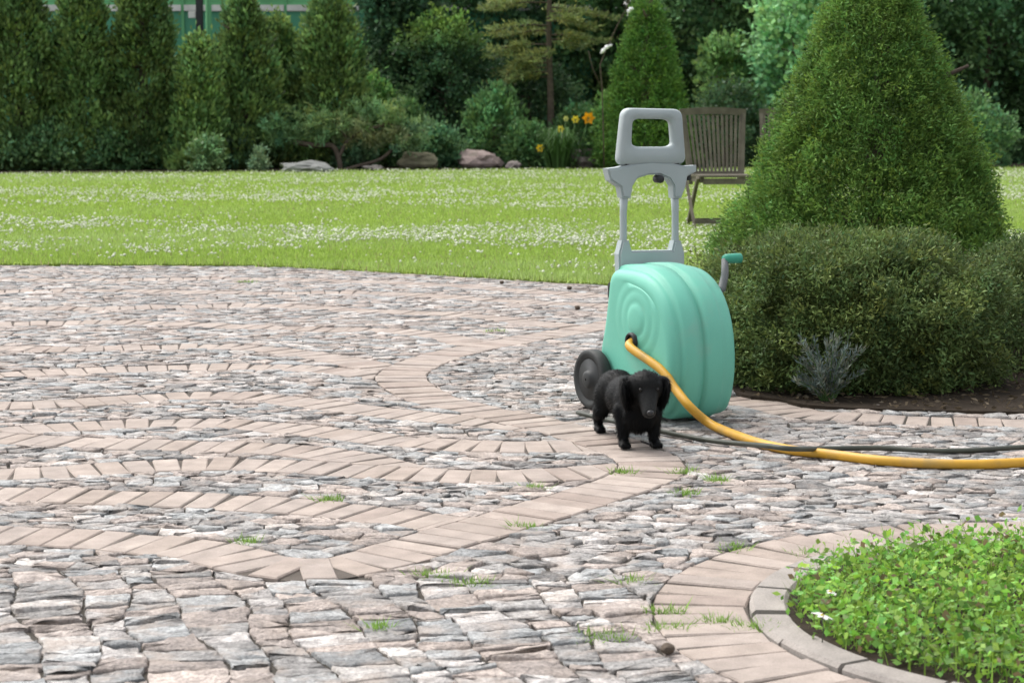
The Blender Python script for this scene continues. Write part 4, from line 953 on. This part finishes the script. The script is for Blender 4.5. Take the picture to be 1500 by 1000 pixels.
# the yellow hose
W = lambda p: CO + Xl * p[0] + Yl * p[1] + np.array([0, 0, p[2]])
HR = 0.015
h0 = W(np.array([hp[0], -HT - .006, hp[2]])); h1 = W(np.array([hp[0] + .035, -HT - .036, hp[2] - .016]))
e1 = G(1060, 630, HR); e2 = G(1110, 648, HR); e3 = G(1160, 659, HR); e4 = G(1215, 665, HR); e5 = G(1300, 675, HR); e6 = G(1420, 680, HR); e7 = G(1600, 676, HR); e8 = G(2050, 690, HR)
seg = [h0, h1]
for (px, py, f) in [(968, 541, .36), (989, 569, .56), (1010, 595, .76)]:
    Yd = h1[1] * (1 - f) + e1[1] * f; seg.append(P(px, py, Yd))
hose = tube('garden_hose', catmull(seg + [G(1035, 617, HR + .016), e1, e2, e3, e4, e5, e6, e7, e8], 9), HR, 'yellowhose', None, 12)
tag(hose, 'thick yellow garden hose running out of the hose cart across the paving', 'hose')
DR = 0.008
dl = [(846, 604), (900, 617), (970, 632), (1040, 645), (1090, 650), (1125, 653), (1160, 657), (1208, 657), (1290, 656), (1400, 660), (1600, 650), (2050, 640)]
dz = [DR, DR, DR, DR, .02, .042, .042, .02, DR, DR, DR, DR]
dh = tube('cable', catmull([G(p[0], p[1], z + 0.002) for p, z in zip(dl, dz)], 8), DR, 'darkhose', None, 8)
tag(dh, 'thin dark cable lying on the paving and crossing the yellow hose', 'cable')

# ------------------------------------------------------------------ dog
def dog():
    pf = (G(914, 654) + G(958, 657)) / 2; ph = G(884, 637)
    hd = math.atan2(-0.27, 0.055)
    fw = np.array([math.cos(hd), math.sin(hd), 0]); O = pf - fw * 0.165; O[2] = 0
    t = empty('dog', O, hd); t.scale = (1.03, 1.02, 1.06); tag(t, 'small black long-eared dog walking on the brick path', 'dog')
    bm = bmesh.new()
    def ell(c, r, rot=None):
        m_ = Matrix.Translation(Vector(c)) @ (rot.to_4x4() if rot else Matrix.Identity(4)) @ Matrix.Diagonal((*r, 1)); bmesh.ops.create_icosphere(bm, subdivisions=3, radius=1, matrix=m_)
    def cap(p, q, r0, r1, k=7):
        p, q = np.array(p, float), np.array(q, float)
        for f in np.linspace(0, 1, k): bmesh.ops.create_icosphere(bm, subdivisions=2, radius=r0 + (r1 - r0) * f, matrix=Matrix.Translation(Vector(p + (q - p) * f)))
    from mathutils import Euler
    ell((.11, 0, .125), (.095, .062, .075)); ell((.165, 0, .105), (.045, .055, .06)); ell((.02, 0, .125), (.13, .061, .064)); ell((-.10, 0, .13), (.09, .063, .066)); ell((.06, 0, .15), (.14, .05, .045))
    HY = 0.0
    ell((.185, HY * .5, .165), (.06, .05, .055)); ell((.226, HY, .189), (.053, .053, .047)); ell((.25, HY, .196), (.03, .04, .029))
    cap((.254, HY - .001, .168), (.292, HY - .006, .126), .034, .021); ell((.291, HY - .006, .123), (.018, .021, .017)); ell((.274, HY - .004, .132), (.028, .022, .018))
    for s in (-1, 1):
        ell((.250, HY + s * .024, .205), (.014, .014, .01))
        e = Euler((s * -0.16, 0.12, s * 0.15)).to_matrix(); ell((.212, HY + s * .062, .168), (.034, .013, .048), e); ell((.205, HY + s * .052, .2), (.026, .022, .018))
    for s, dx in ((-1, 0.0), (1, 0.012)):
        cap((.138 + dx, s * .044, .105), (.148 + dx, s * .046, .055), .031, .0205); cap((.148 + dx, s * .046, .055), (.15 + dx, s * .046, .02), .02, .0155); ell((.164 + dx, s * .047, .012), (.025, .019, .013))
        for k in (-1, 0, 1): ell((.186 + dx, s * .048 + k * .012, .010), (.009, .0065, .0095))
    for s, dx in ((-1, .0), (1, -.035)):
        ell((-.115 + dx * .5, s * .043, .105), (.05, .028, .054)); cap((-.105 + dx * .6, s * .05, .075), (-.155 + dx, s * .05, .048), .027, .017); cap((-.155 + dx, s * .05, .048), (-.142 + dx, s * .05, .016), .0165, .014); ell((-.128 + dx, s * .05, .012), (.026, .019, .013))
        for k in (-1, 0, 1): ell((-.108 + dx, s * .05 + k * .011, .009), (.008, .006, .0085))
    cap((-.17, 0, .155), (-.24, .01, .13), .018, .013); cap((-.24, .01, .13), (-.30, .02, .095), .013, .006)
    me = bpy.data.meshes.new('body'); bm.to_mesh(me); bm.free(); tmp = bpy.data.objects.new('tmp_body', me); C.objects.link(tmp)
    r = tmp.modifiers.new('r', 'REMESH'); r.mode = 'VOXEL'; r.voxel_size = 0.0042; s = tmp.modifiers.new('s', 'SMOOTH'); s.factor = 0.5; s.iterations = 11
    dg = bpy.context.evaluated_depsgraph_get(); ev = tmp.evaluated_get(dg); nm = bpy.data.meshes.new_from_object(ev); bpy.data.objects.remove(tmp)
    nv = len(nm.vertices); co = np.empty(nv * 3, np.float32); nm.vertices.foreach_get('co', co); co = co.reshape(-1, 3); no = np.empty(nv * 3, np.float32); nm.vertices.foreach_get('normal', no); no = no.reshape(-1, 3)
    co[:, 2] = np.maximum(co[:, 2], 0.0); nm.vertices.foreach_set('co', co.ravel())
    def furcol(p):
        c = np.tile([0.0022, 0.0024, 0.0025], (len(p), 1)); mz = np.clip((p[:, 0] - .262) / .035, 0, 1)[:, None]; return c * (1 - mz) + np.array([0.02, 0.0205, 0.02]) * mz
    a = nm.color_attributes.new('col', 'FLOAT_COLOR', 'POINT'); a.data.foreach_set('color', np.c_[furcol(co), np.ones(nv)].astype(np.float32).ravel())
    nm.polygons.foreach_set('use_smooth', np.ones(len(nm.polygons), bool)); nm.materials.clear(); nm.materials.append(M['fur']); body = link(bpy.data.objects.new('body', nm), t)
    rg = np.random.default_rng(4); n = 26000; idx = rg.integers(0, nv, n); p = co[idx] + rg.normal(0, .0012, (n, 3)); nn_ = no[idx]
    flow = np.tile([-1.0, 0, -0.55], (n, 1)); head = p[:, 0] > .24; flow[head] = [-0.9, 0, -.1]; low = p[:, 2] < .09; flow[low] = [-.3, 0, -1]; ear = (np.abs(p[:, 1] - HY) > .048) & (p[:, 0] > .18) & (p[:, 2] > .1); flow[ear] = [-.1, 0, -1]
    d = flow - nn_ * np.sum(flow * nn_, 1, keepdims=True); d = unit(unit(d) + nn_ * 0.24 + rg.normal(0, .15, (n, 3)))
    L = rg.uniform(.007, .014, n); L[head] *= .45; L[ear] *= 1.5; L[(p[:, 2] < .085) & (p[:, 2] > .03)] *= 1.3; L[p[:, 2] < .025] *= .35; L[p[:, 0] < -.17] *= 1.9; L[(p[:, 0] > .12) & (p[:, 0] < .22) & (p[:, 2] < .13)] *= 1.25; L[p[:, 0] > .27] *= .5
    sd = unit(np.cross(d, nn_ + 1e-4)); wd_ = rg.uniform(.0012, .0024, n)[:, None]
    V = np.stack([p - sd * wd_ / 2, p + sd * wd_ / 2, p + d * L[:, None]], 1).reshape(-1, 3); V[:, 2] = np.maximum(V[:, 2], 0.001)
    fcol = furcol(p) * rg.uniform(.6, 2.6, n)[:, None]
    nmesh('coat', V, np.arange(3 * n).reshape(n, 3), 'fur', t, col=np.repeat(fcol, 3, 0))
    def ball(name, c, r, m):
        b = bmesh.new(); bmesh.ops.create_icosphere(b, subdivisions=2, radius=1, matrix=Matrix.Translation(Vector(c)) @ Matrix.Diagonal((*r, 1))); return bmobj(name, b, m, t, True)
    for s in (-1, 1): ball('eye', (.2695, HY + s * .025 - .001, .1865), (.0058, .0062, .0058), 'eye')
    ball('nose', (.3095, HY - .007, .1255), (.007, .011, .008), 'nose')
dog()

# ------------------------------------------------------------------ small litter on the paving
def cone_litter(px, py, s, lab, rel=None):
    g = G(px, py); bm = bmesh.new(); bmesh.ops.create_icosphere(bm, subdivisions=2, radius=1)
    for v in bm.verts:
        v.co *= 1 + 0.22 * math.sin(v.co.z * 14) * (1 - abs(v.co.z)) + random.uniform(-.08, .08); v.co = Vector((v.co.x * s, v.co.y * s, v.co.z * s * 0.85 + s * 0.8))
    o = bmobj('pine_cone', bm, 'bark', smooth=False); o.location = (g[0], g[1], 0); tag(o, lab, 'cone', 'dark cones on the paving')
cone_litter(978, 958, .014, 'small dark cone lying beside the brick ring of the round bed')
cone_litter(834, 425, .015, 'dark cone on the paving close to the lawn edge'); cone_litter(846, 454, .015, 'dark cone on the paving behind the hose cart wheel'); cone_litter(735, 416, .013, 'dark cone lying where the lawn meets the paving')
